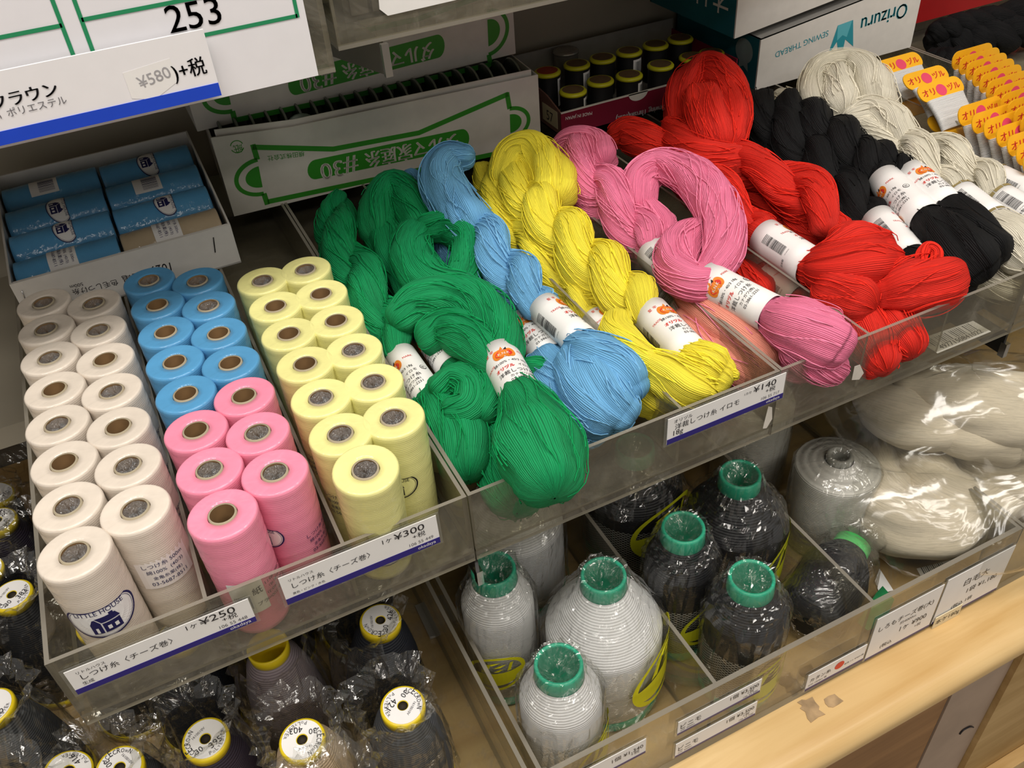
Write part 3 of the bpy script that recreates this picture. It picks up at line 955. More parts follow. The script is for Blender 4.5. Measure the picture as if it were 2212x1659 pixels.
def teal_box(x0, x1, y0, y1, z0, zl, zr, rise, label):
    t = thing('thread_carton', label, 'box', ((x0 + x1) / 2, (y0 + y1) / 2, z0), 'teal and white cartons')
    f = lambda x: rise * (x - x0) / (x1 - x0)
    MB().slab([(x0, y0, z0), (x1, y0, z0 + f(x1)), (x1, y0, zr), (x0, y0, zl)], (0, -1, 0), 0.25).build('front_panel', CARDW, t)
    MB().slab([(x0, y1, z0), (x0, y0 + 0.25, z0), (x0, y0 + 0.25, zl), (x0, y1, zl)], (-1, 0, 0), 0.25).build('side_panel', TEAL, t)
    MB().slab([(x1, y0 + 0.25, z0 + f(x1)), (x1, y1, z0 + f(x1)), (x1, y1, zr), (x1, y0 + 0.25, zr)], (1, 0, 0), 0.25).build('side_panel', TEAL, t)
    MB().slab([(x0, y1, z0), (x0, y1, zl), (x1, y1, zr), (x1, y1, z0 + f(x1))], (0, 1, 0), 0.25).build('back_panel', TEAL, t)
    MB().slab([(x0, y0, zl), (x1, y0, zr), (x1, y1, zr), (x0, y1, zl)], (0, 0, 1), 0.2).build('top_panel', CARDW, t)
    return t


t = teal_box(93.6, 122.2, 46.6, 66.5, TH, 14.75, 17.9, 0, 'white and teal sewing thread carton behind the cream skeins')
pl = Plane((100, 46.6, 10), (0, -1, 0)); mb = MB(); q = pl.off(0.03)
text_px(mb, 'SEWING THREAD', pl, (1790, 65), (1675, 113), 0, 1.0)
text_px(mb, 'Orizuru', pl, (1962, 5), (1862, 40), 0, 1.1, 0.03, 0.05)
mb.poly([q.at(*p) for p in ((1810, 55), (1843, 43), (1843, 100), (1826, 85), (1818, 120), (1811, 120), (1808, 90), (1787, 123))], 0)
mb.poly([pl.off(0.04).at(*p) for p in ((1810, 55), (1841, 44), (1829, 80), (1820, 76), (1808, 88))], 1)
mb.build('teal_print', [TEALP, TEALL], t)
mb = MB(); pv = (93.55, 49.6, 12.2)
a = np.linspace(0, 2 * math.pi, 30, endpoint=False)
mb.add([(93.52, 49.8 + 1.9 * math.cos(x), 12.2 + 1.7 * math.sin(x)) for x in a], [tuple(range(29, -1, -1))], 0)
mb.poly([(93.53, 48.9, 11.2), (93.53, 48.6, 9.6), (93.53, 49.7, 10.2), (93.53, 50.8, 9.6), (93.53, 50.6, 11.2)], 0)
mb.build('silver_medal', SILV, t)
t = teal_box(88.6, 118.0, 46.0, 66.3, 15.9, 29.0, 31.5, 3.3, 'upper white and teal carton stacked on the other one')
mb = MB()
put_text(mb, 'オリヅル', (88.53, 47.6, 21.6), (88.53, 64.0, 21.6), (-1, 0, 0), 0, 1.0)
mb.build('lettering', [CARDW], t)

# red carton in the far corner
RED = plain('red_card', 'C41E22', 0.45, 0.05, 20)
t = thing('red_carton', 'plain red carton in the far corner above the black skeins', 'box', (160, 62, 0), None)
MB().box((132, 60.0, 4.6), (190, 66.5, 30)).build('body', RED, t)
MB().box((131.9, 59.9, 18), (190.1, 66.6, 18.1)).build('lid_seam', plain('red_seam', '8E1518', 0.6), t)

# ------------------------------------------------------------------ upper shelf: trays, sign and goods added for shade
b = MB(); b.box((-90, 47, 30.2), (260, YW, 32.4))  # board out of view, added as a shadow caster over the back row
props(b.build('shelf_board', BOARD), 'beige shelf board of the upper shelf above the boxes', 'shelf')


def upper_tray(x0, x1, y0, y1, z0, z1, label):
    t = thing('acrylic_tray', label, 'tray', ((x0 + x1) / 2, y0, z0), 'clear trays on the upper shelf')
    m = [ACR, ACE]
    MB().panel((x0, y0, z0), (x1, y1, z0 + 0.35)).build('base_panel', m, t)
    MB().panel((x0, y0, z0 + 0.35), (x1, y0 + 0.35, z1)).build('front_panel', m, t)
    for x in (x0, x1 - 0.35):
        MB().panel((x, y0 + 0.35, z0 + 0.35), (x + 0.35, y1, z1)).build('side_panel', m, t)
    return t


upper_tray(-22, 28.9, 20.35, 65, 32.5, 43, 'clear upper tray behind the number chart')
upper_tray(30.6, 92, 25.0, 66, 32.45, 42, 'clear upper tray beside the number chart')
DARKC = plain('carton_dark', '2E2A26', 0.6, 0.1, 20)
for k in range(5):  # opaque blocks for the dark spools, also added to cast shadow below
    x = 33.0 + k * 11.6
    t = thing('shade_carton', f'dark thread carton in the clear upper tray, {ORD[k]} from the number chart', 'box', (x + 5, 40, 32.9), 'cartons in the upper tray')
    MB().box((x, 30.5, 32.85), (x + 10.6, 64, 41.5)).build('body', DARKC, t)
    for q in range(5): MB().box((x + 0.6 + q * 2.0, 30.2, 33.4), (x + 2.2 + q * 2.0, 30.5, 40.5)).build('spool_face', plain('spool_grey', '4A4642', 0.5, 0.1), t)
for k in range(4):  # hidden by the chart, added only to cast shadow below
    x = -21 + k * 12.3
    t = thing('shade_carton', f'dark carton behind the number chart, {ORD[k]} from the blue-striped end', 'box', (x + 5, 40, 32.9), 'cartons behind the chart')
    MB().box((x, 24, 32.9), (x + 11.6, 64, 44)).build('body', DARKC, t)
    MB().box((x + 0.2, 23.9, 36), (x + 11.4, 24.0, 41)).build('label_field', CARDW, t)

# number chart on the front of the upper tray
t = thing('number_chart', 'white number chart with green lines and the figure 253', 'sign', (3, 20, 32.6))
MB().box((-21.5, 20.0, 32.65), (27.4, 20.3, 47)).build('white_board', plain('board_white', 'E9E7EC', 0.35, 0.01), t)
pl = Plane((0, 20.0, 36), (0, -1, 0)); q = pl.off(0.04); mb = MB(); n = pl.n
xs = (10.85, 12.2, 26.75)
zl = lambda x: 37.3
Zb, Zt = 37.45, 39.75
mb.ribbon([(-21, 19.96, Zt), (10.9, 19.96, Zt)], 0.28, n); mb.ribbon([(-21, 19.96, Zb), (10.9, 19.96, Zb)], 0.28, n)
mb.ribbon([(10.9, 19.96, 35.4), (10.9, 19.96, 46)], 0.28, n)
mb.ribbon([(12.2, 19.96, 35.4), (12.2, 19.96, 46)], 0.28, n)
mb.ribbon([(12.2, 19.96, Zt + 0.1), (26.75, 19.96, Zt + 0.1)], 0.28, n); mb.ribbon([(12.2, 19.96, Zb - 0.15), (26.75, 19.96, Zb - 0.15)], 0.28, n)
mb.ribbon([(26.75, 19.96, Zb - 0.28), (26.75, 19.96, 46)], 0.28, n)
mb.build('green_lines', GREENL, t)
mb = MB(); text_px(mb, '253', pl, (369, 72), (482, 48), 0, 0.97, 0.05, 0.01)
mb.build('figures', INK, t)
t = thing('price_card', 'large price card with blue stripe and pasted-over price', 'price tag', (0, 19.3, 33))
MB().box((-21.5, 19.25, 33.1), (19.75, 19.45, 37.9)).build('paper_card', plain('card_bright', 'EDEBEE', 0.4, 0.01), t)
MB().box((-21.5, 19.2, 33.1), (19.75, 19.26, 34.05)).build('colour_strip', BLUE, t)
pl = Plane((0, 19.25, 35), (0, -1, 0))
MB().slab([pl.off(0.02).at(*p) for p in ((265, 158), (366, 126), (385, 175), (335, 215), (285, 213))], pl.n, 0.01).build('price_sticker', PAPER, t)
mb = MB()
text_px(mb, 'クラウン', pl, (-12, 236), (128, 203), 0, 1.0, 0.04, 0.03)
text_px(mb, '0m  ポリエステル', pl, (-22, 262), (146, 222), 1, 1.0, 0.04)
mb.build('title_print', [INK, INKG], t); mb = MB()
text_px(mb, '¥580', pl, (305, 192), (372, 165), 2, 1.0, 0.04)
text_px(mb, ')+税', pl, (378, 172), (448, 155), 0, 1.1, 0.04, 0.02)
mb.build('price_print', [INK, INKG, plain('pencil_grey', 'A2A0A4', 0.6)], t)
# blank card in the neighbouring upper tray
t = thing('blank_card', 'blank white card in the clear upper tray beside the chart', 'card', (40, 24.8, 36))
pl = Plane((40, 24.85, 36), (0, -1, 0))
MB().slab([pl.at(*p) for p in ((838, 34), (1003, -4), (1003, -80), (815, -40), (820, 20))], pl.n, 0.08).build('card', PAPER, t)
# steel bracket arm under the upper tray
pl = Plane((34.4, 30, 30), (-1, 0, 0))
t = thing('bracket_arm', 'grey steel bracket arm under the clear upper tray', 'bracket', (34.4, 30, 29), 'tray brackets')
MB().slab([(34.2, 24.6, 32.3), (34.2, 24.8, 29.7), (34.2, 48.5, 25.0), (34.2, 67, 24.0), (34.2, 67, 30.1), (34.2, 46.8, 30.1), (34.2, 46.8, 32.3)], (-1, 0, 0), 0.4).build('arm_plate', plain('steel_grey', '6E6A64', 0.4, 0.05, 20, metal=0.4), t)
MB().box((34.1, 24.3, 29.6), (34.75, 24.8, 32.4)).build('chrome_tip', CHROME, t)

# ------------------------------------------------------------------ lower shelf: wooden deck with rounded front ledge
ZL = -28.0
prof = [(YW - 1, ZL), (-19.0, ZL)] + [(-19.0 - 2.3 * math.sin(a), ZL - 2.0 + 2.0 * math.cos(a)) for a in np.linspace(0.1, math.pi / 2, 10)] + \
       [(-21.3, ZL - 2.6)] + [(-20.3 - 1.0 * math.cos(a), ZL - 2.6 - 1.0 * math.sin(a)) for a in np.linspace(0.2, math.pi / 2, 6)] + [(-17.5, ZL - 3.6), (YW - 1, ZL - 3.6)]
mb = MB(); k = len(prof)
v = [(x, p[0], p[1]) for x in (-80, 240) for p in prof]
mb.add(v, [(i + 1, i, k + i, k + i + 1) for i in range(k - 1)], 0, True)
mb.add(v, [tuple(range(k))[::-1], tuple(range(k, 2 * k))], 0)
o = mb.build('wooden_ledge', WOOD)
props(o, 'pale wooden shelf ledge with rounded worn front edge', 'shelf')
SCUFF = plain('worn_patch', 'A88C68', 0.8, 0.25, 60)
for k, pts in enumerate((((1722, 1517), (1732, 1511), (1741, 1512), (1755, 1505), (1761, 1516), (1770, 1526), (1769, 1533), (1783, 1543), (1768, 1549), (1752, 1561), (1744, 1552), (1740, 1538), (1728, 1530), (1733, 1524)), ((1780, 1510), (1790, 1503), (1803, 1499), (1811, 1506), (1822, 1514), (1812, 1521), (1800, 1528), (1790, 1527), (1783, 1520)))):
    t_ = thing('worn_patch', ['larger torn tape residue patch on the wooden ledge', 'smaller torn tape residue patch on the wooden ledge'][k], 'tape residue', atz(1750, 1530, ZL + 0.02))
    MB().slab([atz(*p, ZL + 0.06) for p in pts], (0, 0, 1), 0.05).build('residue', SCUFF, t_)
# cabinet front under the ledge
t = thing('cabinet_front', 'wooden cabinet front under the rounded ledge', 'cabinet', (80, -17, -100))
for x0, x1, y, m in ((-80, 83.0, -15.6, wood_mat('panel_brown', 'A87E52', '85603C', 0.8, 0.6, 0)), (83.2, 94.0, -15.8, plain('panel_pinkish', 'B29C8A', 0.7, 0.08, 12)), (94.1, 240, -16.6, wood_mat('panel_light', 'C9A873', 'A9864F', 0.9, 0.6, 0))):
    MB().box((x0, y, -105.9), (x1, y + 2, ZL - 3.65)).build('panel', m, t)
MB().box((94.1, -18.6, -92), (240, -16.65, -82)).build('rail', WOOD, t)
mb = MB(); mb.tube(spline([(89.6, -15.9, -63.3), (89.9, -15.95, -62.4), (91.2, -15.95, -62.6), (92.2, -15.95, -63.6)], 6), 0.12, 6); mb.build('pen_mark', INK, t)

# lower trays
LT = ZL + 0.02


def low_tray(x0, x1, divs, label, y0=-15.1, y1=48, z1=-17.2):
    t = thing('acrylic_tray', label, 'tray', ((x0 + x1) / 2, y0, LT), 'clear trays on the lower shelf')
    m = [ACR, ACE]
    MB().panel((x0, y0, LT), (x1, y0 + 0.5, z1)).build('front_panel', m, t)
    MB().panel((x0, y0 + 0.5, LT), (x1, y1, LT + 0.25)).build('base_panel', m, t)
    for x in (x0, x1 - 0.4): MB().panel((x, y0 + 0.5, LT + 0.25), (x + 0.4, y1, z1)).build('side_panel', m, t)
    for x in divs: MB().panel((x - 0.2, y0 + 0.5, LT + 0.25), (x + 0.2, y1, z1)).build('divider', m, t)
    return t


low_tray(26.3, 83.4, (44.6, 63.4), 'clear lower tray with the white and black thread cones')
low_tray(83.6, 140, (), 'clear lower tray at the far end of the ledge')
low_tray(-40, 25.6, (), 'clear lower tray with the yellow-capped thread cones')
ZC = LT + 0.27

# price tags of the lower shelf
YR_ = -15.2


def low_tag(x0, x1, z0, z1, label, tx, strip=0.32, extra=None): return price_tag(x0, x1, z0, z1, YR_, label, tx, strip, plain('strip_dull_purple', '3A2F66', 0.4), sleeve=0.2, extra=extra)


for z0, z1, lb in ((-21.9, -19.6, 'upper of the two 3,500 yen tags on the lower rail'), (-26.1, -23.6, 'lower of the two 3,500 yen tags on the lower rail')):
    h = z1 - z0
    low_tag(40.3, 49.8, z0, z1, lb, [('ビニモ', 40.6, 42.9, z0 + 0.4 * h, 0, 1.1), ('#30  8000m', 40.6, 42.2, z0 + 0.22 * h, 1, 1.0), ('1個 ¥3,500', 46.2, 49.5, z0 + 0.58 * h, 0, 1.0), ('+税', 48.2, 49.0, z0 + 0.36 * h, 1, 1.0), ('106 55 040', 47.8, 49.5, z0 + 0.19 * h, 1, 1.0)])
low_tag(29.0, 36.8, -21.9, -19.4, 'tag reading 1,340 yen below the front white cone', [('1個 ¥1,340', 33.2, 36.5, -20.6, 0, 1.0), ('+税', 35.2, 36.1, -21.1, 1, 1.0)])
low_tag(56.2, 63.85, -26.9, -24.0, 'narrow tag with a red dot on the lower rail', [('カタン糸', 56.6, 59.3, -25.5, 0, 1.0), ('#20 1000m 巻', 56.5, 58.9, -26.2, 1, 1.0), ('各色 1ヶ ¥760+税', 61.1, 63.7, -25.7, 0, 1.0)], 0.4,
        lambda mb, y: mb.disc((60.4, y, -25.2), 0.62, 20, 3, rotm('X', math.radians(90))))
low_tag(64.2, 73.2, -27.3, -20.0, 'large tag reading 900 yen beside the red dot tag', [('しろもチーズ巻(大)', 64.9, 72.4, -22.6, 0, 1.1), ('約4000m', 68.0, 70.2, -23.4, 1, 1.0), ('1ヶ ¥900', 68.3, 72.0, -24.8, 0, 1.1), ('(税込', 66.0, 67.6, -26.2, 0, 1.0), ('+税', 70.6, 71.5, -25.7, 1, 1.0)])
low_tag(73.6, 83.2, -27.2, -19.6, 'large tag at the end of the lower rail under the bagged skeins', [('白毛大', 76.6, 80.2, -22.4, 0, 1.0), ('1袋 ¥1,180', 77.6, 82.0, -24.2, 0, 1.0), ('(税込 1袋', 76.0, 79.0, -26.0, 0, 1.0)])
t = thing('weight_note', 'cream paper note reading about 180 g below the end tag', 'note', (76, -15.4, -28), None)
MB().box((73.7, -15.48, -27.95), (77.6, -15.40, -26.0)).build('paper', plain('paper_cream', 'E6D9B8', 0.6), t)
mb = MB(); put_text(mb, '本ケ180g', (73.9, -15.5, -27.3), (77.4, -15.5, -27.3), FRONT, 0); mb.build('lettering', INK, t)

# ------------------------------------------------------------------ thread cones on the lower shelf
TEALC = plain('cone_teal_plastic', '2FB08C', 0.35, 0.04, 40)
YCAP = plain('cone_yellow_plastic', 'E3C81E', 0.35, 0.04, 40)
YPRINT = plain('bag_print_yellow', 'E4DE1A', 0.5, 0.03, 40)
YPRINTD = plain('bag_print_olive', 'BFC21C', 0.5, 0.05, 40)


def cone_thread(name, col, rough=0.6):
    t = NT(name)
    tc = t.node('TexCoord').outputs['Object']
    w = t.node('TexWave', {'Vector': tc, 'Scale': 130.0, 'Distortion': 0.6, 'Detail': 1.0}, wave_type='BANDS', bands_direction='Z').outputs[0]
    c = lin(col)
    cc = t.ramp(w, [(0.0, tuple(x * 0.86 for x in c[:3]) + (1,)), (0.5, c)])
    bp = t.node('Bump', {'Height': w, 'Strength': 0.35, 'Distance': 0.0012}).outputs[0]
    p = t.node('BsdfPrincipled', {'Base Color': cc, 'Roughness': rough, 'Normal': bp})
    t.surf(p.outputs[0]); MATS[name] = t.m
    return t.m


CTW = cone_thread('cone_thread_white', 'F0F0F2'); CTK = cone_thread('cone_thread_black', '0C0D14')
CTP = cone_thread('cone_thread_plum', '2A2230'); CTG = cone_thread('cone_thread_grey', '4A4C50'); CTN = cone_thread('cone_thread_navy', '1B1F2A')
CTB = cone_thread('cone_thread_beige', 'D8BE9E'); CTM = cone_thread('cone_thread_mauve', '8F8288')


def net_mat(name, col):
    t = NT(name)
    uv = t.node('UVMap').outputs[0]
    def band(rot):
        m = t.node('Mapping', {'Vector': uv, 'Rotation': (0, 0, rot)}).outputs[0]
        return t.node('TexWave', {'Vector': m, 'Scale': 0.98, 'Distortion': 0.0}, wave_type='BANDS', bands_direction='X', wave_profile='SIN').outputs[0]
    a = t.node('Math', {0: band(0.95), 1: band(-0.95)}, operation='MAXIMUM').outputs[0]
    k = t.node('Math', {0: a, 1: 0.93}, operation='GREATER_THAN').outputs[0]
    tr = t.node('BsdfTransparent').outputs[0]
    df = t.node('BsdfPrincipled', {'Base Color': lin(col), 'Roughness': 0.4}).outputs[0]
    t.surf(t.node('MixShader', {0: k, 1: tr, 2: df}).outputs[0])
    MATS[name] = t.m
    return t.m


NET = net_mat('net_sleeve', 'C9C9C4')


def bag(cx, cy, z0, prof, seed, name='plastic_bag', parent=None, jit=0.2, n=56, pleat=0.10, mat=None, sq=0.0, origin=None):
    """loose clear bag: rings from prof (r,z) with crinkled pleats"""
    r_ = np.random.default_rng(seed)
    prof = np.array(prof, float)
    m = len(prof)
    th = np.linspace(0, 2 * math.pi, n, endpoint=False)
    ph = r_.random(6) * 6.28; kk = r_.integers(3, 9, 6)
    v = np.zeros((m, n, 3))
    for i, (r0, z) in enumerate(prof):
        up = i / (m - 1)
        rip = sum(math.sin(0) + np.cos(kk[j] * th + ph[j] + 1.5 * up * (j - 3)) for j in range(6)) / 6
        fold = np.abs(np.sin(kk[0] * 1.5 * th + ph[1] + up)) ** 3 + np.abs(np.sin(kk[1] * 1.5 * th + ph[2] - 2 * up)) ** 5
        rad = r0 * (1 + pleat * (0.25 + up) * rip + 0.07 * max(0, up - 0.15) * (pleat / 0.1) * fold) + (r_.random(n) - 0.5) * jit * 2 * min(1, r0 / 2)
        if sq: rad = rad * (1 + sq * np.cos(2 * th + ph[0]))
        v[i, :, 0] = cx + rad * np.cos(th); v[i, :, 1] = cy + rad * np.sin(th); v[i, :, 2] = z0 + z + (r_.random(n) - 0.5) * jit * (0 if i == 0 else 1)
    f = [(i * n + j, i * n + (j + 1) % n, (i + 1) * n + (j + 1) % n, (i + 1) * n + j) for i in range(m - 1) for j in range(n)]
    mb = MB().add(v.reshape(-1, 3), f, 0, False)
    return mb.build(name, mat or BAG, parent, origin)


def cone_profile(R, H, hb):
    """(thread profile) cylinder body up to hb, shoulder, then cone to the neck"""
    p = [(R * 0.97, 1.2), (R, 1.5), (R, hb - 0.6), (R * 0.985, hb), (R * 0.93, hb + 0.5)]
    r1 = 2.25; zt = H - 1.7
    for q in np.linspace(0.12, 1, 8): p.append((R * 0.93 + (r1 - R * 0.93) * q ** 0.93, hb + 0.5 + (zt - hb - 0.5) * (0.45 * q + 0.55 * q ** 0.8)))
    return p


def crumple(t, c, r, seed):
    r_ = np.random.default_rng(seed); n, m = 11, 4; v = [c + (0, 0, -1.6)]; f = []
    for i in range(1, m + 1):
        for j in range(n):
            a = 2 * math.pi * (j + 0.5 * r_.random()) / n; q = r * i / m
            v.append(c + (q * math.cos(a), q * math.sin(a), -0.9 + (r_.random() - 0.6) * 1.6 * (1 - (i / m) ** 4) + 1.3 * (i / m) ** 3))
    f = [(0, 1 + j, 1 + (j + 1) % n) for j in range(n)]
    for i in range(m - 1): f += [(1 + i * n + j, 1 + (i + 1) * n + j, 1 + (i + 1) * n + (j + 1) % n, 1 + i * n + (j + 1) % n) for j in range(n)]
    MB().add(v, f, 0, False).build('crumpled_film', BAG, t)


def thread_cone(x, y, R, H, hb, tmat, label, group, seed, net=None, bagged=True, printed=None, rm=2.12):
    t = thing('thread_cone', label, 'thread cone', (x, y, ZC), group)
    c = (x, y, ZC)
    pr = cone_profile(R, H, hb)
    MB().lathe(pr, 48, 0, c).build('thread', tmat, t)
    MB().lathe([(0.5, 0), (R + 0.02, 0.0), (R + 0.05, 0.3), (R - 0.02, 1.35), (R - 0.6, 1.4)], 40, 0, c).build('base_ring', TEALC, t)
    MB().lathe([(rm - 0.1, H - 2.3), (rm + 0.12, H - 1.9), (rm + 0.05, H - 0.25), (rm - 0.02, H), (rm - 0.25, H), (rm - 0.33, H - 0.3), (rm - 0.5, H - 3), (rm - 0.9, H - 6), (0.05, H - 6.1)], 36, 0, c).build('mouth_ring', TEALC, t)
    if net:
        z0, z1 = net; n = 48; mb = MB(); v = []; uv = []
        for i in range(n + 1):
            a = 2 * math.pi * i / n
            for z in (z0, z1): v.append((x + (R + 0.10) * math.cos(a), y + (R + 0.10) * math.sin(a), ZC + z)); uv.append((R * a + 0.01, z))
        mb.add(v, [(2 * i, 2 * i + 2, 2 * i + 3, 2 * i + 1) for i in range(n)], 0, True, uv)
        mb.build('net_sleeve', NET, t)
    if printed:
        th0, zc, s_, m = printed
        bag_print(t, c, R + 0.62, VIEW + th0, zc, s_, m)
    if bagged:
        P = [(R + 0.15, 0.05), (R + 0.35, 2), (R + 0.3, 5), (R + 0.35, hb * 0.7), (R + 0.4, hb)]
        P += [(r0 + 0.35, z0 + 0.3) for r0, z0 in pr[5:]]
        P += [(rm + 0.35, H - 1.2), (rm + 0.25, H - 0.2), (rm + 0.1, H + 0.25), (rm - 0.35, H + 0.1), (rm - 0.8, H - 0.6), (0.6, H - 1.4)]
        bag(x, y, ZC, P, seed, parent=t, mat=BAGK if tmat is CTK else BAG)
        crumple(t, np.array((x, y, ZC + H - 0.5)), rm - 0.25, seed)
    return t


def bag_print(t, c, R, th0, zc, s_, m):
    """slanted oval emblem printed on the bag: outline, filled lower band and broken bars"""
    def pt(x, y):
        a = th0 + x * s_ / R
        return (c[0] + R * math.cos(a), c[1] + R * math.sin(a), c[2] + zc + (y + 0.28 * x) * s_)
    mb = MB(); N = 36
    ts = np.linspace(0, 2 * math.pi, N, endpoint=False)
    e = lambda t_, k: (1.75 * k * math.cos(t_), 1.55 * k * math.sin(t_) + (1 - k) * 0.1)
    v = [pt(*e(q, 0.90)) for q in ts] + [pt(*e(q, 1.04)) for q in ts]
    mb.add(v, [(i, (i + 1) % N, N + (i + 1) % N, N + i) for i in range(N)], 0)
    xs = np.linspace(-1.68, 1.68, 14); v = []
    for x in xs: v += [pt(x, -1.0 * math.sqrt(max(0, 1 - (x / 1.75) ** 2)) * 1.0 - 0.12), pt(x, 0.1)]
    mb.add(v, [(2 * i, 2 * i + 2, 2 * i + 3, 2 * i + 1) for i in range(13)], 0)
    for x0, y0, x1, y1 in ((-0.9, 0.2, -0.2, 1.0), (-0.1, 0.25, 0.5, 0.45), (-0.1, 0.62, 0.7, 0.85), (0.7, 0.2, 1.1, 0.9), (-0.7, 0.9, 0.4, 1.1)):
        mb.add([pt(x0, y0), pt((x0 + x1) / 2, y0), pt(x1, y1), pt((x0 + x1) / 2, y1)], [(0, 1, 2, 3)], 0)
    mb.build('yellow_print', m, t)


G1, G2 = 'bagged white thread cones', 'bagged black thread cones'
thread_cone(39.0, -4.0, 5.8, 18.0, 10.8, CTW, 'big bagged white thread cone with teal mouth and yellow print', G1, 1, None, True, (0.62, 7.6, 2.5, YPRINT))
thread_cone(30.2, 1.6, 3.6, 18.2, 13.6, CTW, 'small bagged white thread cone standing beside the bracket tip', G1, 2, (1.5, 8), True, (-0.6, 6.6, 1.75, YPRINT))
thread_cone(31.0, -9.9, 3.75, 17.3, 12.8, CTW, 'small bagged white thread cone at the front by the 1,340 yen tag', G1, 3, (1.5, 9.6), True, (0.55, 6.6, 1.9, YPRINT))
thread_cone(36.8, 12.0, 5.6, 18.4, 11.5, CTW, 'big bagged white thread cone half hidden under the middle tray', G1, 4)
thread_cone(48.9, -2.6, 3.6, 17.7, 13.2, CTK, 'small bagged black thread cone between two bigger cones', G2, 5, (1.5, 8.6), True, (0.3, 6.6, 1.9, YPRINTD))
thread_cone(51.2, -10.4, 3.8, 17.2, 12.7, CTK, 'small bagged black thread cone at the front, with net sleeve', G2, 6, (1.5, 8.6), True, (0.1, 5.6, 1.95, YPRINTD))
thread_cone(58.2, 0.6, 5.3, 17.6, 11.8, CTK, 'big bagged black thread cone beside the white cheese cone', G2, 7, (1.5, 7.5), True, (0.6, 7.0, 2.4, YPRINTD))
thread_cone(51.0, 9.6, 5.5, 17.6, 11.8, CTK, 'big bagged black thread cone half hidden under the middle tray', G2, 8, (1.5, 9.5), True, (0.1, 9.8, 2.4, YPRINTD))
t_ = None
# barcode sticker on the small white cone
# cheese cone: straight white package with small core
def cheese(x, y, R, H, label, seed):
    t = thing('cheese_cone', label, 'thread cone', (x, y, ZC), 'white cheese-wound cones')
    c = (x, y, ZC)
    MB().lathe([(R - 0.3, 0), (R, 0.2), (R + 0.05, H * 0.5), (R, H - 1.3), (R - 0.15, H - 0.9), (1.9, H - 0.2), (1.6, H)], 48, 0, c).build('thread', cone_thread('cheese_thread', 'D9D7D0'), t)
    MB().lathe([(1.45, H - 0.6), (1.5, H + 0.5), (1.35, H + 0.75), (1.05, H + 0.75), (0.95, H), (0.9, H - 3)], 28, 0, c).build('core_tube', plain('core_grey', '9A9A92', 0.5), t)
    bag(x, y, ZC, [(R + 0.08, 0.05), (R + 0.15, H * 0.3), (R + 0.15, H * 0.7), (R + 0.12, H - 1.2), (R - 0.3, H - 0.6), (3.2, H - 0.1), (2.0, H + 0.4), (1.6, H + 0.85), (1.2, H + 0.95), (0.5, H + 0.6)], seed, parent=t, jit=0.1, pleat=0.04)


cheese(72.6, 0.8, 4.75, 12.4, 'white cheese-wound cone in clear film beside the bagged skeins', 21)
cheese(70.5, 13.0, 4.6, 14.5, 'white cheese-wound cone half hidden behind the other one', 22)

# black cone lying on its side in a bag
t = thing('lying_cone', 'black thread cone lying in a clear bag with light green mouth', 'thread cone', (65, -8, ZC))
A_ = np.array([60.3, -10.2, ZC + 3.9]); B_ = np.array([70.2, -5.6, ZC + 5.4]); D_ = (B_ - A_) / np.linalg.norm(B_ - A_)
zz = D_; xx_ = np.cross((0, 0, 1.0), zz); xx_ /= np.linalg.norm(xx_); yy_ = np.cross(zz, xx_); RL = np.stack([xx_, yy_, zz], 1)
Ln = np.linalg.norm(B_ - A_)
MB().lathe([(0.5, 0), (3.5, 0.05), (3.8, 0.8), (3.75, 6.5), (3.2, 8.2), (2.0, Ln - 0.8)], 44, 0, A_, True, RL).build('thread', CTK, t)
LGRN = plain('cone_light_green', '52C76A', 0.35, 0.05, 40)
MB().lathe([(1.9, Ln - 1.6), (2.05, Ln - 1.2), (2.0, Ln + 0.4), (1.75, Ln + 0.45), (1.6, Ln - 1), (0.8, Ln - 3)], 32, 0, A_, True, RL).build('mouth_ring', LGRN, t)
mb = MB(); N = 30; r_ = np.random.default_rng(31); v = []
PB = [(1.2, -0.9), (3.6, -0.6), (4.1, 1.0), (4.2, 4), (4.1, 7), (3.5, 9.2), (2.9, Ln - 0.4), (2.7, Ln + 0.7), (3.3, Ln + 2.2), (3.6, Ln + 3.0)]
for i, (r0, z) in enumerate(PB):
    for j in range(N):
        a = 2 * math.pi * j / N; rr = r0 * (1 + 0.08 * math.sin(3 * a + i)) + (r_.random() - 0.5) * 0.45
        fl = 1.0 if i < 7 else 0.45
        q = RL @ np.array([rr * math.cos(a), rr * math.sin(a) * fl, z])
        q = A_ + q; q[2] = max(q[2], ZC + 0.03); v.append(q)
mb.add(v, [(i * N + j, i * N + (j + 1) % N, (i + 1) * N + (j + 1) % N, (i + 1) * N + j) for i in range(len(PB) - 1) for j in range(N)], 0, True)
mb.build('plastic_bag', BAG, t)
mb = MB(); gl = plain('green_wrapper', '1F7A48', 0.4, 0.2, 60)
pg = [(66.5, -11.6), (70.5, -9.8), (72.4, -9.2), (72.0, -11.3), (69.0, -13.0), (66.6, -13.0)]
mb.slab([(x, y, ZC + 1.1 + 0.35 * math.sin(3 * i)) for i, (x, y) in enumerate(pg)], (0, 0, 1), 0.12); mb.build('green_wrapper', gl, t)

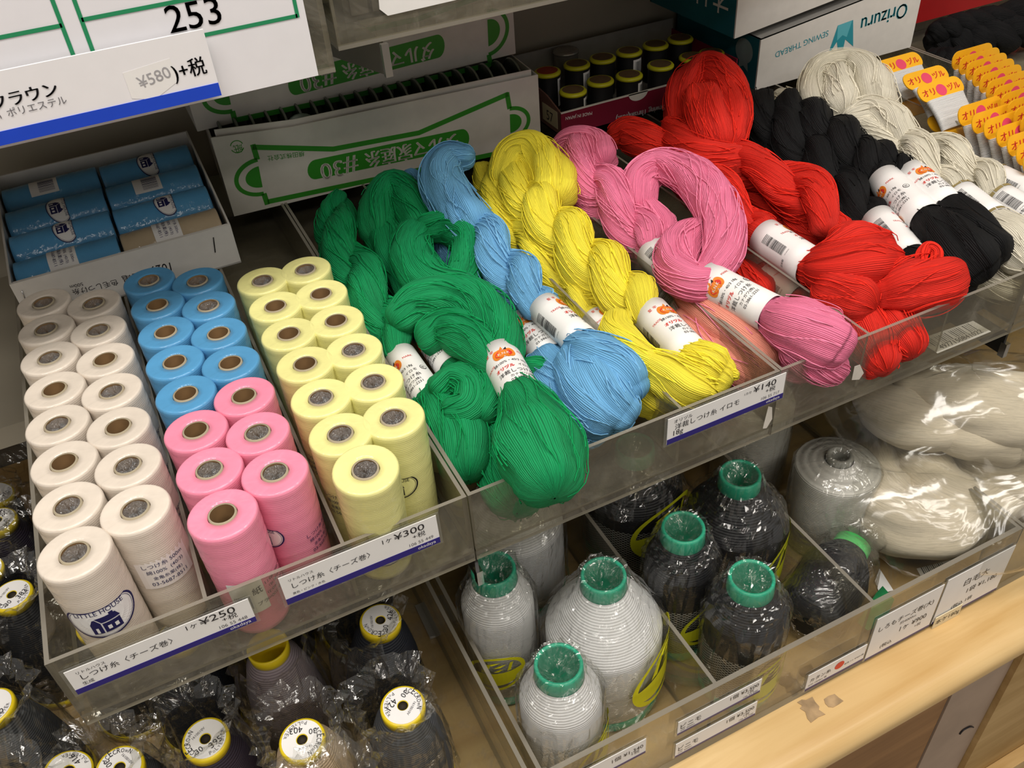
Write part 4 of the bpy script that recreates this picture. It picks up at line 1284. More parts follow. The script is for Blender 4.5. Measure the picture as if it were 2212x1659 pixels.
# loose barcode slips on the wooden deck
for k, (pts, lb) in enumerate(((((1900, 1228), (1930, 1275), (1900, 1283), (1890, 1255)), 'white paper slip beside the lying black cone'), (((1980, 1228), (2060, 1208), (2063, 1222), (1992, 1250)), 'white barcode slip under the bagged skeins'))):
    t = thing('paper_slip', lb, 'paper slip', atz(*pts[0], ZC))
    MB().slab([atz(*p, ZC + 0.06) for p in pts], (0, 0, 1), 0.04).build('slip', PAPER, t)
    if k == 1:
        mb = MB()
        for i in range(12):
            a = np.array(pts[0]) + (np.array(pts[1]) - np.array(pts[0])) * (0.12 + 0.05 * i); d = (np.array(pts[3]) - np.array(pts[0])) * 0.75
            mb.ribbon([atz(*a, ZC + 0.08), atz(*(a + d), ZC + 0.08)], 0.06 + 0.05 * (i % 3 == 0), (0, 0, 1))
        mb.build('barcode', INK, t)

# ------------------------------------------------------------------ yellow-capped cones (lower tray at the near end)


def capped_cone(x, y, zt, R, tmat, label, seed, num='395', spin=0.0, tilt=(0, 0), openm=False, crown=False, rc=1.95, bagged=True, cap=True):
    H = zt - ZC
    t = thing('capped_cone', label, 'thread cone', (x, y, ZC), 'yellow-capped thread cones')
    R3 = rotm('X', tilt[0]) @ rotm('Y', tilt[1])
    c = np.array((x, y, ZC))
    MB().lathe([(R * 0.9, 0), (R, 0.3), (R * 0.98, H * 0.35), (R * 0.86, H * 0.62), (R * 0.66, H * 0.84), (rc - 0.15, H - 0.9)], 44, 0, c, True, R3).build('thread', tmat, t)
    MB().lathe([(R * 0.7, -0.0), (R + 0.15, 0.02), (R + 0.15, 0.9), (R - 0.1, 1.0)], 36, 0, c, True, R3).build('base_ring', YCAP, t)
    top = c + R3 @ np.array([0, 0, H])
    if openm:
        MB().lathe([(rc - 0.1, -1.3), (rc, -1.2), (rc + 0.05, 0), (rc - 0.12, 0.05), (rc - 0.25, -0.4), (rc - 0.7, -4), (rc - 1.0, -7), (0.05, -7.05)], 36, 0, top, True, R3).build('mouth_ring', YCAP, t)
    else:
        MB().lathe([(rc - 0.2, -1.1), (rc, -1.0), (rc + 0.03, -0.15), (rc - 0.08, 0), (rc - 0.25, 0.02), (0.45, 0.02), (0.42, -0.5)], 40, 0, top, True, R3).build('cap', YCAP, t)
        MB().lathe([(0.425, 0.0), (0.41, -0.45), (0.02, -0.5)], 20, 0, top, True, R3).build('core_hole', plain('core_hole_shade', '2A2114', 0.8), t)  # dark colour stands in for the shade inside the hole
        if cap:
            Rs = R3 @ rotm('Z', spin)
            lb = MB(); lb.lathe([(rc - 0.22, 0.04), (0.5, 0.045)], 36, 0, top, False, Rs); 
            o = lb.build('cap_label', PAPER, t)
            mb = MB()
            X = Rs @ np.array([1.0, 0, 0]); Y = Rs @ np.array([0, 1.0, 0]); Zv = Rs @ np.array([0, 0, 1.0])
            e = top + Zv * 0.09
            put_text(mb, '30', e + X * -1.25 + Y * -0.75, e + X * -0.62 + Y * -0.75, Zv)
            put_text(mb, num, e + X * -0.1 + Y * -1.15, e + X * 1.0 + Y * -1.15, Zv)
            put_text(mb, '1610010V', e + X * -0.8 + Y * 0.62, e + X * 0.5 + Y * 0.78, Zv, 1)
            for i, ch in enumerate('ACECROWN'):
                a = math.radians(205 - i * 13); pc = e + (X * math.cos(a) + Y * math.sin(a)) * (rc - 0.68); tv = X * math.sin(a) - Y * math.cos(a)
                put_text(mb, ch, pc - tv * 0.13, pc + tv * 0.13, Zv, 0, 1.4)
            for i, ch in enumerate('POLYESTER'):
                a = math.radians(255 + i * 11); pc = e + (X * math.cos(a) + Y * math.sin(a)) * (rc - 0.36); tv = -X * math.sin(a) + Y * math.cos(a)
                put_text(mb, ch, pc - tv * 0.1, pc + tv * 0.1, Zv, 1, 1.0)
            mb.build('lettering', [INK, INKG], o)
    if crown:
        BLUP = plain('crown_print_blue', '1D4FC0', 0.4, 0.05, 50)
        mb = MB(); rr = R + 0.25
        def pt(px, py): a = VIEW + 0.1 + px / rr; return (x + rr * math.cos(a), y + rr * math.sin(a), ZC + crown + py)
        for poly in ([(-1.5, 0.0), (1.4, 0.0), (1.4, 0.45), (-1.5, 0.45)], [(-1.5, 0.45), (-0.7, 0.45), (-1.7, 1.9), (-2.1, 1.7)], [(-0.7, 0.45), (0.5, 0.45), (0.2, 1.1), (-0.4, 1.1)], [(0.6, 0.45), (1.4, 0.45), (2.3, 2.2), (1.9, 2.3)], [(0.3, 1.0), (0.8, 0.6), (0.9, 2.0), (0.5, 2.0)], [(-0.9, 0.6), (-0.4, 1.0), (-0.7, 2.0), (-1.1, 1.9)]):
            mb.add([pt(*p) for p in poly], [(0, 1, 2, 3)])
        mb.build('crown_print', BLUP, t)
    if bagged:
        P = [(R + 0.2, 0.05), (R + 0.5, 3), (R + 0.4, H * 0.4), (R * 0.9 + 0.5, H * 0.62), (R * 0.75 + 0.6, H * 0.8), (rc + 0.7, H - 0.8), (rc + 0.6, H - 0.1), (rc + 1.4, H + 0.6), (rc + 1.9, H + 1.3)] if not openm else \
            [(R + 0.2, 0.05), (R + 0.5, 3), (R + 0.4, H * 0.4), (R * 0.9 + 0.5, H * 0.62), (R * 0.75 + 0.8, H * 0.8), (R * 0.8, H - 1), (R * 0.95, H + 0.4)]
        bag(x, y, ZC, P, seed, parent=t, jit=0.3, n=44, pleat=0.16)
    return t


capped_cone(0.8, 1.3, -12.7, 4.0, CTP, 'plum thread cone with yellow cap numbered 395', 51, '395', 0.35, (0.12, 0.05))
capped_cone(9.0, -3.4, -12.7, 4.0, CTB, 'beige thread cone with yellow cap numbered 403', 52, '403', 2.9, (0.08, 0.0))
capped_cone(17.5, 4.4, -12.7, 4.0, CTN, 'black thread cone with yellow cap numbered 426', 53, '426', 1.2, (0.05, 0.1))
capped_cone(17.0, -5.0, -12.7, 4.0, CTG, 'grey thread cone with yellow cap and blue crown print', 54, '421', 3.7, (0.05, 0.05), crown=4.6)
capped_cone(-7.0, 1.9, -12.7, 3.9, CTG, 'dark grey thread cone with yellow cap numbered 370', 55, '370', -1.2, (0.1, 0.1))
capped_cone(8.6, 6.4, -13.2, 3.9, CTM, 'mauve-grey thread cone with open yellow mouth in a bag', 56, openm=True, rc=1.9)
capped_cone(9.7, -11.2, -11.6, 2.3, CTB, 'upturned thread cone with broad plain yellow end', 57, cap=False, rc=2.5)
for k, (x, y, m, lb) in enumerate(((-15.2, 12.2, CTG, 'grey bagged cone beside the outer end of the near tray'), (-13.5, 25.0, CTK, 'black bagged cone behind the grey bagged one beside the trays'), (-6.5, 17.0, CTN, 'capped dark cone seen through the side of the cop tray'), (-15.5, 37, CTP, 'plum bagged cone furthest back beside the trays'), (-0.5, 11.8, CTN, 'dark blue bagged cone under the white cops'), (9.0, 16.5, CTP, 'plum bagged cone under the pink cops'), (17.6, 14.6, CTK, 'black bagged cone under the yellow cops'), (-19.0, 30.5, CTK, 'black bagged cone in the dark beside the trays, by the board edge'), (-10.5, 33.0, CTN, 'navy bagged cone in the dark beside the cop tray'), (-21.5, 20.5, CTK, 'black bagged cone at the outer edge beside the grey one'), (-19.0, 42.5, CTK, 'black bagged cone deep under the shelf board'), (-9.5, 43.5, CTN, 'navy bagged cone deep under the shelf board'), (-15.0, 3.2, CTK, 'black bagged cone in front of the grey bagged one'), (1.0, 20.6, CTK, 'black bagged cone deep under the white cops'))):
    capped_cone(x, y, -12.4, 3.9, m, lb, 60 + k, str(380 + 3 * k), 0.7 * k, (0.04, 0.03 * k))

# ------------------------------------------------------------------ cotton skeins
HM = {'green': hank_mat('hank_green', '149258', 0.30, 1.2), 'blue': hank_mat('hank_blue', '6FAEDD', 0.55), 'yellow': hank_mat('hank_yellow', 'F8E746', 0.66, 1.06),
      'pink': hank_mat('hank_pink', 'EE7CA0', 0.55), 'salmon': hank_mat('hank_salmon', 'FFA08C', 0.7), 'red': hank_mat('hank_red', 'DA2A1E', 0.42),
      'black': hank_mat('hank_black', '0A0A0C', 0.4, 1.6, 0.02), 'cream': hank_mat('hank_cream', 'DED7C4', 0.62, 1.06), 'roving': roving_mat('hank_roving', 'D9CDB6')}
FM = {k: plain('strand_' + k, c, 0.8, 0.05, 60, spec=0.2) for k, c in dict(green='0E9656', blue='7FBBE6', yellow='F8E640', pink='F58CAE', salmon='F59886', red='E83020', black='111113', cream='E8E1CE', roving='EAE2D0').items()}


def lift(pts):
    """(px, py, z, half-width px) -> centres (cm) and radii (cm)"""
    C = []; R = []
    for px, py, z, hw in pts:
        p = atz(px, py, z); C.append(p); R.append(hw * depth(p) / FPX)
    return np.array(C), np.array(R)


def sheath(mb, P, R, nu=40, seed=0, twist=0.3, flat=1.0, rough=1.0):
    """closed bundle surface along P with soft grooves; u,v in cm for the strand texture"""
    r_ = np.random.default_rng(seed)
    # domed ends
    T0 = P[0] - P[1]; T0 /= np.linalg.norm(T0); T1 = P[-1] - P[-2]; T1 /= np.linalg.norm(T1)
    e = 5
    pa = [P[0] + T0 * R[0] * 0.75 * math.sin(a) for a in np.linspace(math.pi / 2, 0.2, e)]; ra = [R[0] * max(0.03, math.cos(a)) for a in np.linspace(math.pi / 2, 0.2, e)]
    pb = [P[-1] + T1 * R[-1] * 0.75 * math.sin(a) for a in np.linspace(0.2, math.pi / 2, e)]; rb = [R[-1] * max(0.03, math.cos(a)) for a in np.linspace(0.2, math.pi / 2, e)]
    Q = np.vstack([pa, P, pb]); RR = np.concatenate([ra, R, rb])
    m = len(Q)
    T, N, B = frames(Q)
    L = np.concatenate([[0], np.cumsum(np.linalg.norm(np.diff(Q, axis=0), axis=1))])
    th = np.linspace(0, 2 * math.pi, nu + 1)
    ph = r_.random(5) * 6.28
    k = np.array([3, 4, 6, 9, 13]); am = np.array([.055, .05, .035, .022, .014]) * rough
    w = np.zeros((m, nu + 1))
    for j in range(5):
        w += am[j] * np.cos(k[j] * th[None, :] + ph[j] + (twist * 2 + 0.5 * math.sin(ph[j])) * L[:, None] * (0.5 + 0.12 * j))
    w += 0.04 * rough * np.sin(L[:, None] * 1.3 + ph[0] + np.cos(th + ph[1])[None, :])
    rad = RR[:, None] * (1 + w)
    V = Q[:, None] + rad[..., None] * (np.cos(th)[None, :, None] * N[:, None] + np.sin(th)[None, :, None] * B[:, None])
    if flat != 1.0: V[..., 2] = Q[:, None, 2] + (V[..., 2] - Q[:, None, 2]) * flat
    rm = float(np.mean(R))
    u = th[None, :] * rm + twist * L[:, None] * 0.6 + ph[2] * 3
    UV = np.stack([u, np.repeat(L[:, None], nu + 1, 1) + ph[3] * 9], -1)
    n1 = nu + 1
    f = [(i * n1 + j, i * n1 + j + 1, (i + 1) * n1 + j + 1, (i + 1) * n1 + j) for i in range(m - 1) for j in range(nu)]
    mb.add(V.reshape(-1, 3), f, 0, True, UV.reshape(-1, 2))
    return Q, RR, N, B, L


def strands(mb, Q, RR, N, B, L, n, seed, twist, rt=0.055, lift_=1.0):
    """individual threads lying on and slightly off the bundle"""
    r_ = np.random.default_rng(seed + 900)
    m = len(Q)
    for i in range(n):
        a0 = r_.random() * 6.28; i0 = int(r_.integers(0, max(1, m // 3))); i1 = int(r_.integers(2 * m // 3, m))
        idx = np.arange(i0, i1)
        if len(idx) < 5: continue
        a = a0 - twist * L[idx] / max(0.5, float(np.mean(RR))) * 0.6 + 0.22 * np.sin(L[idx] * r_.uniform(0.3, 0.9) + r_.random() * 6)
        rr = RR[idx] * (1.015 + 0.03 * r_.random() + 0.045 * lift_ * (0.5 + 0.5 * np.sin(L[idx] * r_.uniform(0.4, 1.1) + r_.random() * 6))) + 0.03
        mb.tube(Q[idx] + rr[:, None] * (np.cos(a)[:, None] * N[idx] + np.sin(a)[:, None] * B[idx]), rt * r_.uniform(0.7, 1.15), 4, 0, False)


GOLD = plain('band_gold', '8E7E52', 0.4, 0.05, 40)
BANDP = plain('band_paper', 'EFEDEC', 0.45, 0.01)


def band(t, A, Bp, r, roll, gold=False, length=None):
    """printed paper sleeve; emblem face, lettering and barcode run round the sleeve"""
    A = np.array(A); Bp = np.array(Bp)
    a = Bp - A; Ln = np.linalg.norm(a); a /= Ln
    c = (A + Bp) / 2
    v = CAMPOS - c; N0 = v - a * (v @ a); N0 /= np.linalg.norm(N0)
    up = -a; right = np.cross(up, N0)
    n = 40; mb = MB()
    th = np.linspace(0, 2 * math.pi, n, endpoint=False)
    ring = lambda y, rr: [c + up * y + rr * (N0 * math.cos(x) + right * math.sin(x)) for x in th]
    V = []
    rows = [(Ln / 2, r - 0.06), (Ln / 2, r), (Ln / 4, r * 0.985), (0, r * 0.98), (-Ln / 4, r * 0.985), (-Ln / 2, r), (-Ln / 2, r - 0.06)]
    for y, rr in rows: V += ring(y, rr)
    f = [(i * n + (j + 1) % n, i * n + j, (i + 1) * n + j, (i + 1) * n + (j + 1) % n) for i in range(len(rows) - 1) for j in range(n)]
    mb.add(V, f, 0, True)
    o = mb.build('paper_band', BANDP, t)
    mb = MB()

    def P(x, y, e=0.035):
        al = x / r + roll
        k = 1 - 0.02 * math.cos(min(1, abs(y) / (Ln / 2)) * math.pi / 2)
        return c + up * y + (r * k + e) * (N0 * math.cos(al) + right * math.sin(al))

    def tx(s, x0, x1, y, mat=0, rot=False, ys=1.0, bold=0):
        vv, ff = glyphs(s)
        xa, xb = vv[:, 0].min(), vv[:, 0].max(); k = (x1 - x0) / (xb - xa)
        for db in ([0] if not bold else [-bold, bold]):
            pts = []
            for q in vv:
                gx = (q[0] - xa) * k; gy = q[1] * k * ys
                pts.append(P(x0 + gx + db, y + gy) if not rot else P(y - gy, x0 - gx * -1 + db))
            mb.add(pts, ff, mat)

    def el(x, y, rx, ry, mat, e, n_=22):
        mb.add([P(x + rx * math.cos(q), y + ry * math.sin(q), e) for q in np.linspace(0, 2 * math.pi, n_, endpoint=False)], [tuple(range(n_))], mat)
    s = min(1.0, Ln / 5.6)
    if not gold:
        # pumpkin-like emblem
        for dx in (-0.62, -0.36, 0.36, 0.62): el(dx * s, 1.55 * s, 0.42 * s, 0.62 * s, 2, 0.035 + 0.004 * (0.7 - abs(dx)))
        el(0, 1.52 * s, 0.78 * s, 0.5 * s, 1, 0.045)
        mb.add([P(-0.28 * s, 2.05 * s, 0.05), P(0.0, 2.5 * s, 0.05), P(0.08 * s, 2.1 * s, 0.05)], [(0, 1, 2)], 2)
        mb.add([P(0.1 * s, 2.05 * s, 0.05), P(0.42 * s, 2.35 * s, 0.05), P(0.4 * s, 2.0 * s, 0.05)], [(0, 1, 2)], 0)
        for q, (xa, ya) in enumerate(((-0.5, 2.05), (0.5, 2.0))): pass
        vv = 'K.N.K'
        g, ff = glyphs(vv); k = 1.05 * s / (g[:, 0].max() - g[:, 0].min())
        mb.add([P(-0.52 * s + (q[0] - g[:, 0].min()) * k, 1.38 * s + q[1] * k, 0.06) for q in g], ff, 3)
        tx('堅', -1.65 * s, -1.3 * s, 2.15 * s, 1); tx('牢', -1.1 * s, -0.75 * s, 2.2 * s, 1)
        tx('TRADE', -2.3 * s, -1.25 * s, 0.55 * s, 1); tx('MARK', 1.35 * s, 2.3 * s, 1.7 * s, 1)
        tx('綿100%・40/3 18g', -1.35 * s, 1.75 * s, 0.3 * s)
        tx('オリヅル', -1.4 * s, 0.35 * s, -0.5 * s, 1, False, 1.1, 0.03); tx('イロモ', 0.7 * s, 1.9 * s, -0.45 * s)
        tx('洋裁しつけ糸', -1.35 * s, 2.0 * s, -1.25 * s)
        tx('カナガワ(株)', -0.4 * s, 1.75 * s, -1.8 * s); tx('03-3861-2231', -0.5 * s, 1.8 * s, -2.3 * s)
        bxc = -3.6 * s
        el(2.6 * s, -0.2 * s, 0.34 * s, 0.34 * s, 0, 0.035); el(2.6 * s, -0.2 * s, 0.28 * s, 0.28 * s, 3, 0.04); tx('紙', 2.4 * s, 2.8 * s, -0.35 * s)
    else:
        for y in (Ln / 2 - 0.12, -Ln / 2 + 0.3):
            for i in range(10):
                x0 = i * 2 * math.pi * r / 10
                mb.add([P(x0 + q * (2 * math.pi * r / 10 - 0.1) / 4, y + dy) for q in range(5) for dy in (0.1, -0.3)], [(2 * q, 2 * q + 1, 2 * q + 3, 2 * q + 2) for q in range(4)], 4)
        bxc = 0.0
        tx('日本製', -1.2 * s, 0.0, -2.0 * s)
    # barcode: bars run round the sleeve, the row of bars runs along it
    rr_ = random.Random(5); y = 1.9 * s
    while y > -1.1 * s:
        h = rr_.choice((0.035, 0.035, 0.06, 0.09))
        mb.add([P(bxc - 0.5 + q * 0.25, y - dy) for q in range(5) for dy in (0, h)], [(2 * q, 2 * q + 1, 2 * q + 3, 2 * q + 2) for q in range(4)], 0)
        y -= h + rr_.choice((0.045, 0.06, 0.1))
    tx('日本製', bxc - 1.6, bxc - 0.75, -1.6 * s); tx('4977150841822', bxc - 0.3, bxc + 0.45, -1.5 * s, 0)
    mb.build('lettering', [INK, INKRED, INKORG, BANDP, GOLD], o)
    return o


SK = [0]


def skein(color, label, lobes=(), ropes=(), bands=(), group=None, cols=None, hair=26):
    """lobes: [pts,...]; ropes: [(pts, turns),...]; bands: [((px,py),(px,py),z0,z1,hw,roll[,gold])]"""
    allp = [p for l in list(lobes) + [r[0] for r in ropes] for p in l]
    c0, _ = lift(allp)
    t = thing('thread_skein', label, 'skein', (c0[:, 0].mean(), c0[:, 1].mean(), max(TF, c0[:, 2].min() - 3)), group or f'{color} cotton skeins')
    hm = MB()
    for i, pts in enumerate(lobes):
        SK[0] += 1; sd = SK[0]
        C, R = lift(pts); S = spline(np.column_stack([C, R]), 7)
        mb = MB(); tw = (0.25 if sd % 2 else -0.25)
        g = sheath(mb, S[:, :3], S[:, 3], 40, sd, tw)
        mb.build('strand_bundle', HM[(cols or {}).get(i, color)], t)
        strands(hm, *g, hair, sd, tw)
    for pts, turns in ropes:
        SK[0] += 1; sd = SK[0]
        C, R = lift(pts); S = spline(np.column_stack([C, R]), 9)
        P, RR = S[:, :3], S[:, 3]
        T, N, B = frames(P)
        q = np.linspace(0, 1, len(P))
        for k in range(2):
            ph = 2 * math.pi * turns * q + k * math.pi + sd
            W = P + 0.44 * RR[:, None] * (np.cos(ph)[:, None] * N + np.sin(ph)[:, None] * B)
            mb = MB(); g = sheath(mb, W, RR * 0.66, 36, sd * 10 + k, 0.55)
            mb.build('strand_bundle', HM[color], t)
            strands(hm, *g, hair, sd * 10 + k, 0.55)
    for bd in bands:
        (a, b_, z0, z1, hw, roll) = bd[:6]
        A = atz(*a, z0); Bp = atz(*b_, z1)
        rb_ = hw * depth((A + Bp) / 2) / FPX
        band(t, A, Bp, rb_, roll, len(bd) > 6)
        SK[0] += 1; mb = MB(); d_ = (Bp - A) * 0.12
        sheath(mb, np.linspace(A - d_, Bp + d_, 9), np.full(9, rb_ * 0.84), 32, SK[0], 0.1, 1.0, 0.6); mb.build('strand_bundle', HM[color], t)
    if hm.n and hair:
        props(hm.build('loose_threads', FM[color], t), kind='stuff')
    return t


# green
skein('green', 'large green skein on top with knotted loops, its tail hanging over the tray front',
      [[(1125, 850, 9.6, 46), (1148, 905, 9.9, 72), (1165, 970, 9.8, 98), (1182, 1025, 9.4, 84)],
       [(868, 690, 8.6, 38), (905, 658, 9.3, 46), (978, 642, 9.8, 48), (1050, 670, 9.8, 50), (1085, 730, 9.5, 46), (1090, 770, 9.4, 40)],
       [(930, 728, 7.6, 42), (975, 712, 8.3, 50), (1030, 745, 8.9, 52), (1068, 790, 9.2, 42)],
       [(893, 510, 8.6, 38), (892, 560, 9.0, 46), (935, 612, 9.4, 46), (1000, 628, 9.2, 40)],
       [(920, 492, 9.0, 28), (975, 492, 9.2, 38), (1015, 522, 9.0, 42), (1008, 575, 8.6, 42), (985, 618, 8.2, 34)]],
      bands=[((1078, 768), (1137, 874), 9.5, 9.7, 45, 0.25)])
skein('green', 'green skein with rounded loop leaning behind the knotted top one',
      [[(815, 500, 7.5, 40), (822, 440, 9, 42), (852, 408, 9.8, 42), (884, 438, 9, 42), (905, 490, 8, 42)],
       [(830, 500, 6.5, 45), (860, 560, 6.5, 50), (905, 620, 6, 50), (935, 690, 5.5, 46)],
       [(985, 800, 5.2, 45), (1040, 860, 5, 55), (1085, 950, 4.4, 62), (1105, 1030, 3.6, 70), (1112, 1075, 3.4, 58)],
       [(1130, 800, 6.5, 25), (1170, 800, 6.3, 30), (1190, 808, 6, 20)]],
      bands=[((925, 715), (985, 800), 5.6, 5.6, 40, -0.9)])
skein('green', 'green skein lying against the yellow cops with a twisted back end',
      [[(930, 865, 6.2, 40), (962, 905, 6.0, 58), (995, 955, 5.6, 70), (1005, 1000, 5.0, 58)],
       [(948, 838, 8, 30), (985, 818, 8.5, 34), (1018, 840, 8.5, 36), (1010, 880, 8.2, 36), (975, 885, 8, 28)],
       [(1030, 820, 8, 36), (1058, 850, 8, 38), (1045, 890, 7.6, 33)],
       [(730, 560, 5, 48), (770, 650, 5, 55), (820, 730, 4.8, 55)]],
      [([(738, 435, 7.5, 26), (726, 485, 7.5, 44), (745, 545, 7.2, 52), (775, 610, 7, 58), (812, 670, 6.6, 60), (848, 725, 6.4, 50), (866, 768, 6.3, 36)], 1.6)],
      [((866, 771), (936, 872), 6.3, 6.2, 36, -0.85)])
# blue
skein('blue', 'upper sky blue skein with barcode band, its end curled against the green printed box',
      [[(1008, 338, 13, 26), (970, 345, 12.8, 38), (952, 385, 11.9, 46), (978, 435, 10.7, 50), (1025, 490, 9.8, 50)],
       [(1250, 752, 8.4, 42), (1295, 778, 8.6, 60), (1338, 805, 8.2, 66), (1362, 838, 7.2, 46)],
       [(1245, 765, 8.2, 36), (1275, 815, 8.0, 56), (1315, 865, 7.2, 60), (1345, 890, 6.4, 44)],
       [(1228, 790, 7.4, 38), (1255, 850, 7.0, 58), (1300, 900, 6, 56)]],
      [([(990, 455, 10, 46), (1040, 515, 9.4, 52), (1085, 570, 9, 55), (1130, 622, 8.8, 54), (1168, 660, 8.6, 40)], 1.3)],
      [((1174, 665), (1260, 742), 8.6, 8.4, 38, 1.5)])
skein('blue', 'lower sky blue skein with emblem band half under the other blue one',
      [[(880, 400, 9, 36), (925, 445, 7.5, 44), (985, 525, 6, 48), (1060, 620, 5.5, 50), (1115, 685, 5.4, 42)],
       [(1180, 790, 5.5, 50), (1215, 850, 5, 70), (1262, 900, 4.6, 70), (1285, 915, 4.2, 56)],
       [(1310, 885, 4.8, 52), (1345, 892, 4.6, 42)]],
      bands=[((1128, 700), (1195, 778), 5.6, 5.6, 42, 0.15)])
# yellow
skein('yellow', 'thick upper yellow skein with twisted lumps and white band',
      [[(1090, 385, 10.5, 33), (1105, 340, 11.8, 38), (1145, 328, 12.2, 42), (1185, 365, 11.4, 48), (1200, 420, 10.4, 50)],
       [(1492, 772, 8, 42), (1528, 800, 7.6, 58), (1550, 815, 7.2, 46)], [(1540, 800, 7.6, 26), (1590, 810, 7.8, 10)]],
      [([(1110, 395, 9.6, 48), (1150, 442, 9.6, 55), (1195, 490, 9.4, 60), (1250, 545, 9, 62), (1310, 600, 8.6, 64), (1365, 645, 8.4, 56), (1402, 676, 8.2, 40)], 2.3)],
      [((1405, 677), (1495, 772), 8.2, 8.0, 42, 0.9)])
skein('yellow', 'slimmer yellow skein beside the divider with a bright bunched tail',
      [[(1335, 692, 9.0, 30), (1333, 722, 9.2, 36), (1368, 760, 9, 38), (1398, 782, 8.6, 36)],
       [(1398, 790, 8.2, 38), (1440, 808, 8, 48), (1480, 832, 7.4, 52), (1515, 840, 6.8, 42)],
       [(1370, 790, 6, 48), (1400, 845, 5, 52), (1425, 870, 4.2, 42)]],
      [([(1055, 365, 9.4, 30), (1065, 420, 8.6, 38), (1100, 490, 7.6, 42), (1150, 545, 7, 45), (1200, 605, 6.4, 45), (1245, 655, 6, 40), (1275, 688, 5.9, 34)], 1.5)],
      [((1282, 693), (1345, 750), 5.8, 5.6, 36, 1.2)])
# pink
skein('pink', 'pink skein with puffed back end lying beside the yellow ones',
      [[(1215, 332, 10, 34), (1240, 314, 11, 36), (1283, 318, 11, 38), (1300, 345, 10.4, 36)],
       [(1480, 612, 6.6, 40), (1540, 680, 6, 52), (1600, 740, 5, 58), (1640, 780, 4.2, 54)]],
      [([(1238, 330, 10.3, 46), (1270, 385, 9.6, 54), (1320, 435, 8.8, 56), (1370, 495, 8, 52), (1405, 540, 7.5, 38)], 1.2)],
      [((1408, 545), (1475, 608), 7.4, 7.0, 38, 1.9)], cols={1: 'salmon'})
skein('pink', 'large pink skein on top with open loop and emblem band',
      [[(1385, 440, 8.6, 36), (1385, 388, 10.4, 40), (1430, 360, 11.4, 38), (1490, 380, 11.6, 42), (1540, 432, 11.2, 48), (1565, 500, 10.4, 45), (1560, 555, 9.6, 42), (1538, 598, 9, 38)],
       [(1510, 505, 8.8, 38), (1468, 537, 9, 46), (1458, 580, 9.2, 44), (1490, 608, 9.2, 40), (1525, 612, 9, 38)],
       [(1395, 470, 7.6, 40), (1430, 500, 7.2, 38), (1440, 540, 7, 34)],
       [(1668, 680, 8.7, 42), (1718, 703, 8.9, 62), (1775, 730, 8.6, 68), (1798, 742, 8.2, 58)],
       [(1720, 750, 7, 42), (1775, 785, 6, 46), (1800, 795, 5.2, 36)]],
      bands=[((1526, 604), (1664, 677), 9, 8.8, 42, -0.12)])
skein('pink', 'salmon-tinted pink skein underneath at the tray floor',
      [[(1490, 700, 4, 48), (1560, 755, 4, 60), (1635, 795, 3.8, 56)], [(1650, 745, 4, 48), (1700, 770, 3.8, 46), (1735, 795, 3.6, 38)]],
      bands=[((1430, 620), (1500, 690), 4.2, 4.0, 40, 1.6)], cols={0: 'salmon', 1: 'pink'})
# red
skein('red', 'big red skein with high loop in front of the crimson box',
      [[(1468, 262, 10.5, 33), (1478, 200, 13.2, 40), (1520, 160, 14.2, 42), (1562, 185, 13.8, 45), (1582, 245, 12.4, 42), (1575, 300, 11, 38)],
       [(1515, 215, 13.6, 42), (1535, 262, 12.6, 46), (1558, 308, 11, 40)],
       [(1455, 285, 9.6, 36), (1480, 312, 9.8, 42), (1530, 338, 9.8, 44), (1600, 348, 9.6, 40)],
       [(1757, 580, 8.4, 42), (1800, 580, 9, 70), (1848, 568, 9.2, 84), (1888, 558, 9, 66)], [(1795, 622, 8, 52), (1850, 648, 7.6, 60)]],
      [([(1590, 350, 9.2, 42), (1660, 378, 9.2, 52), (1720, 408, 9, 56), (1768, 450, 8.8, 54), (1798, 495, 8.6, 44)], 0.8),
       ([(1450, 315, 7.5, 35), (1500, 385, 7.5, 48), (1560, 432, 7.6, 54), (1610, 480, 7.8, 52), (1645, 508, 8.1, 40)], 0.8)],
      [((1652, 512), (1752, 577), 8.3, 8.3, 42, 1.75)])
skein('red', 'red skein with looped bunched tail at the tray front',
      [[(1905, 630, 7.6, 46), (1950, 622, 8, 62), (2008, 615, 8.2, 64), (2045, 606, 8, 52)],
       [(1850, 700, 5, 58), (1888, 755, 4, 52), (1903, 780, 3.6, 42)], [(1930, 700, 5, 52), (1955, 745, 4, 46)], [(1872, 785, 3, 26), (1886, 800, 2.8, 22)],
       [(1992, 592, 9.2, 10), (1990, 555, 10.2, 11), (2006, 533, 10.8, 11), (2024, 545, 10.6, 11), (2020, 580, 9.8, 12), (2040, 596, 9.2, 14)]],
      [([(1640, 420, 5.5, 40), (1720, 480, 5.5, 45), (1790, 530, 5.5, 45), (1860, 600, 6, 42)], 1.0)])
skein('red', 'red skein whose rounded end lies behind the pink loop',
      [[(1330, 292, 9.2, 26), (1358, 290, 9.4, 36), (1405, 312, 9, 38), (1440, 325, 8.4, 30)], [(1480, 520, 4, 42), (1560, 590, 4, 48), (1640, 640, 3.8, 46)]],
      bands=[((1655, 598), (1725, 645), 4.4, 4.2, 36, 1.4)])
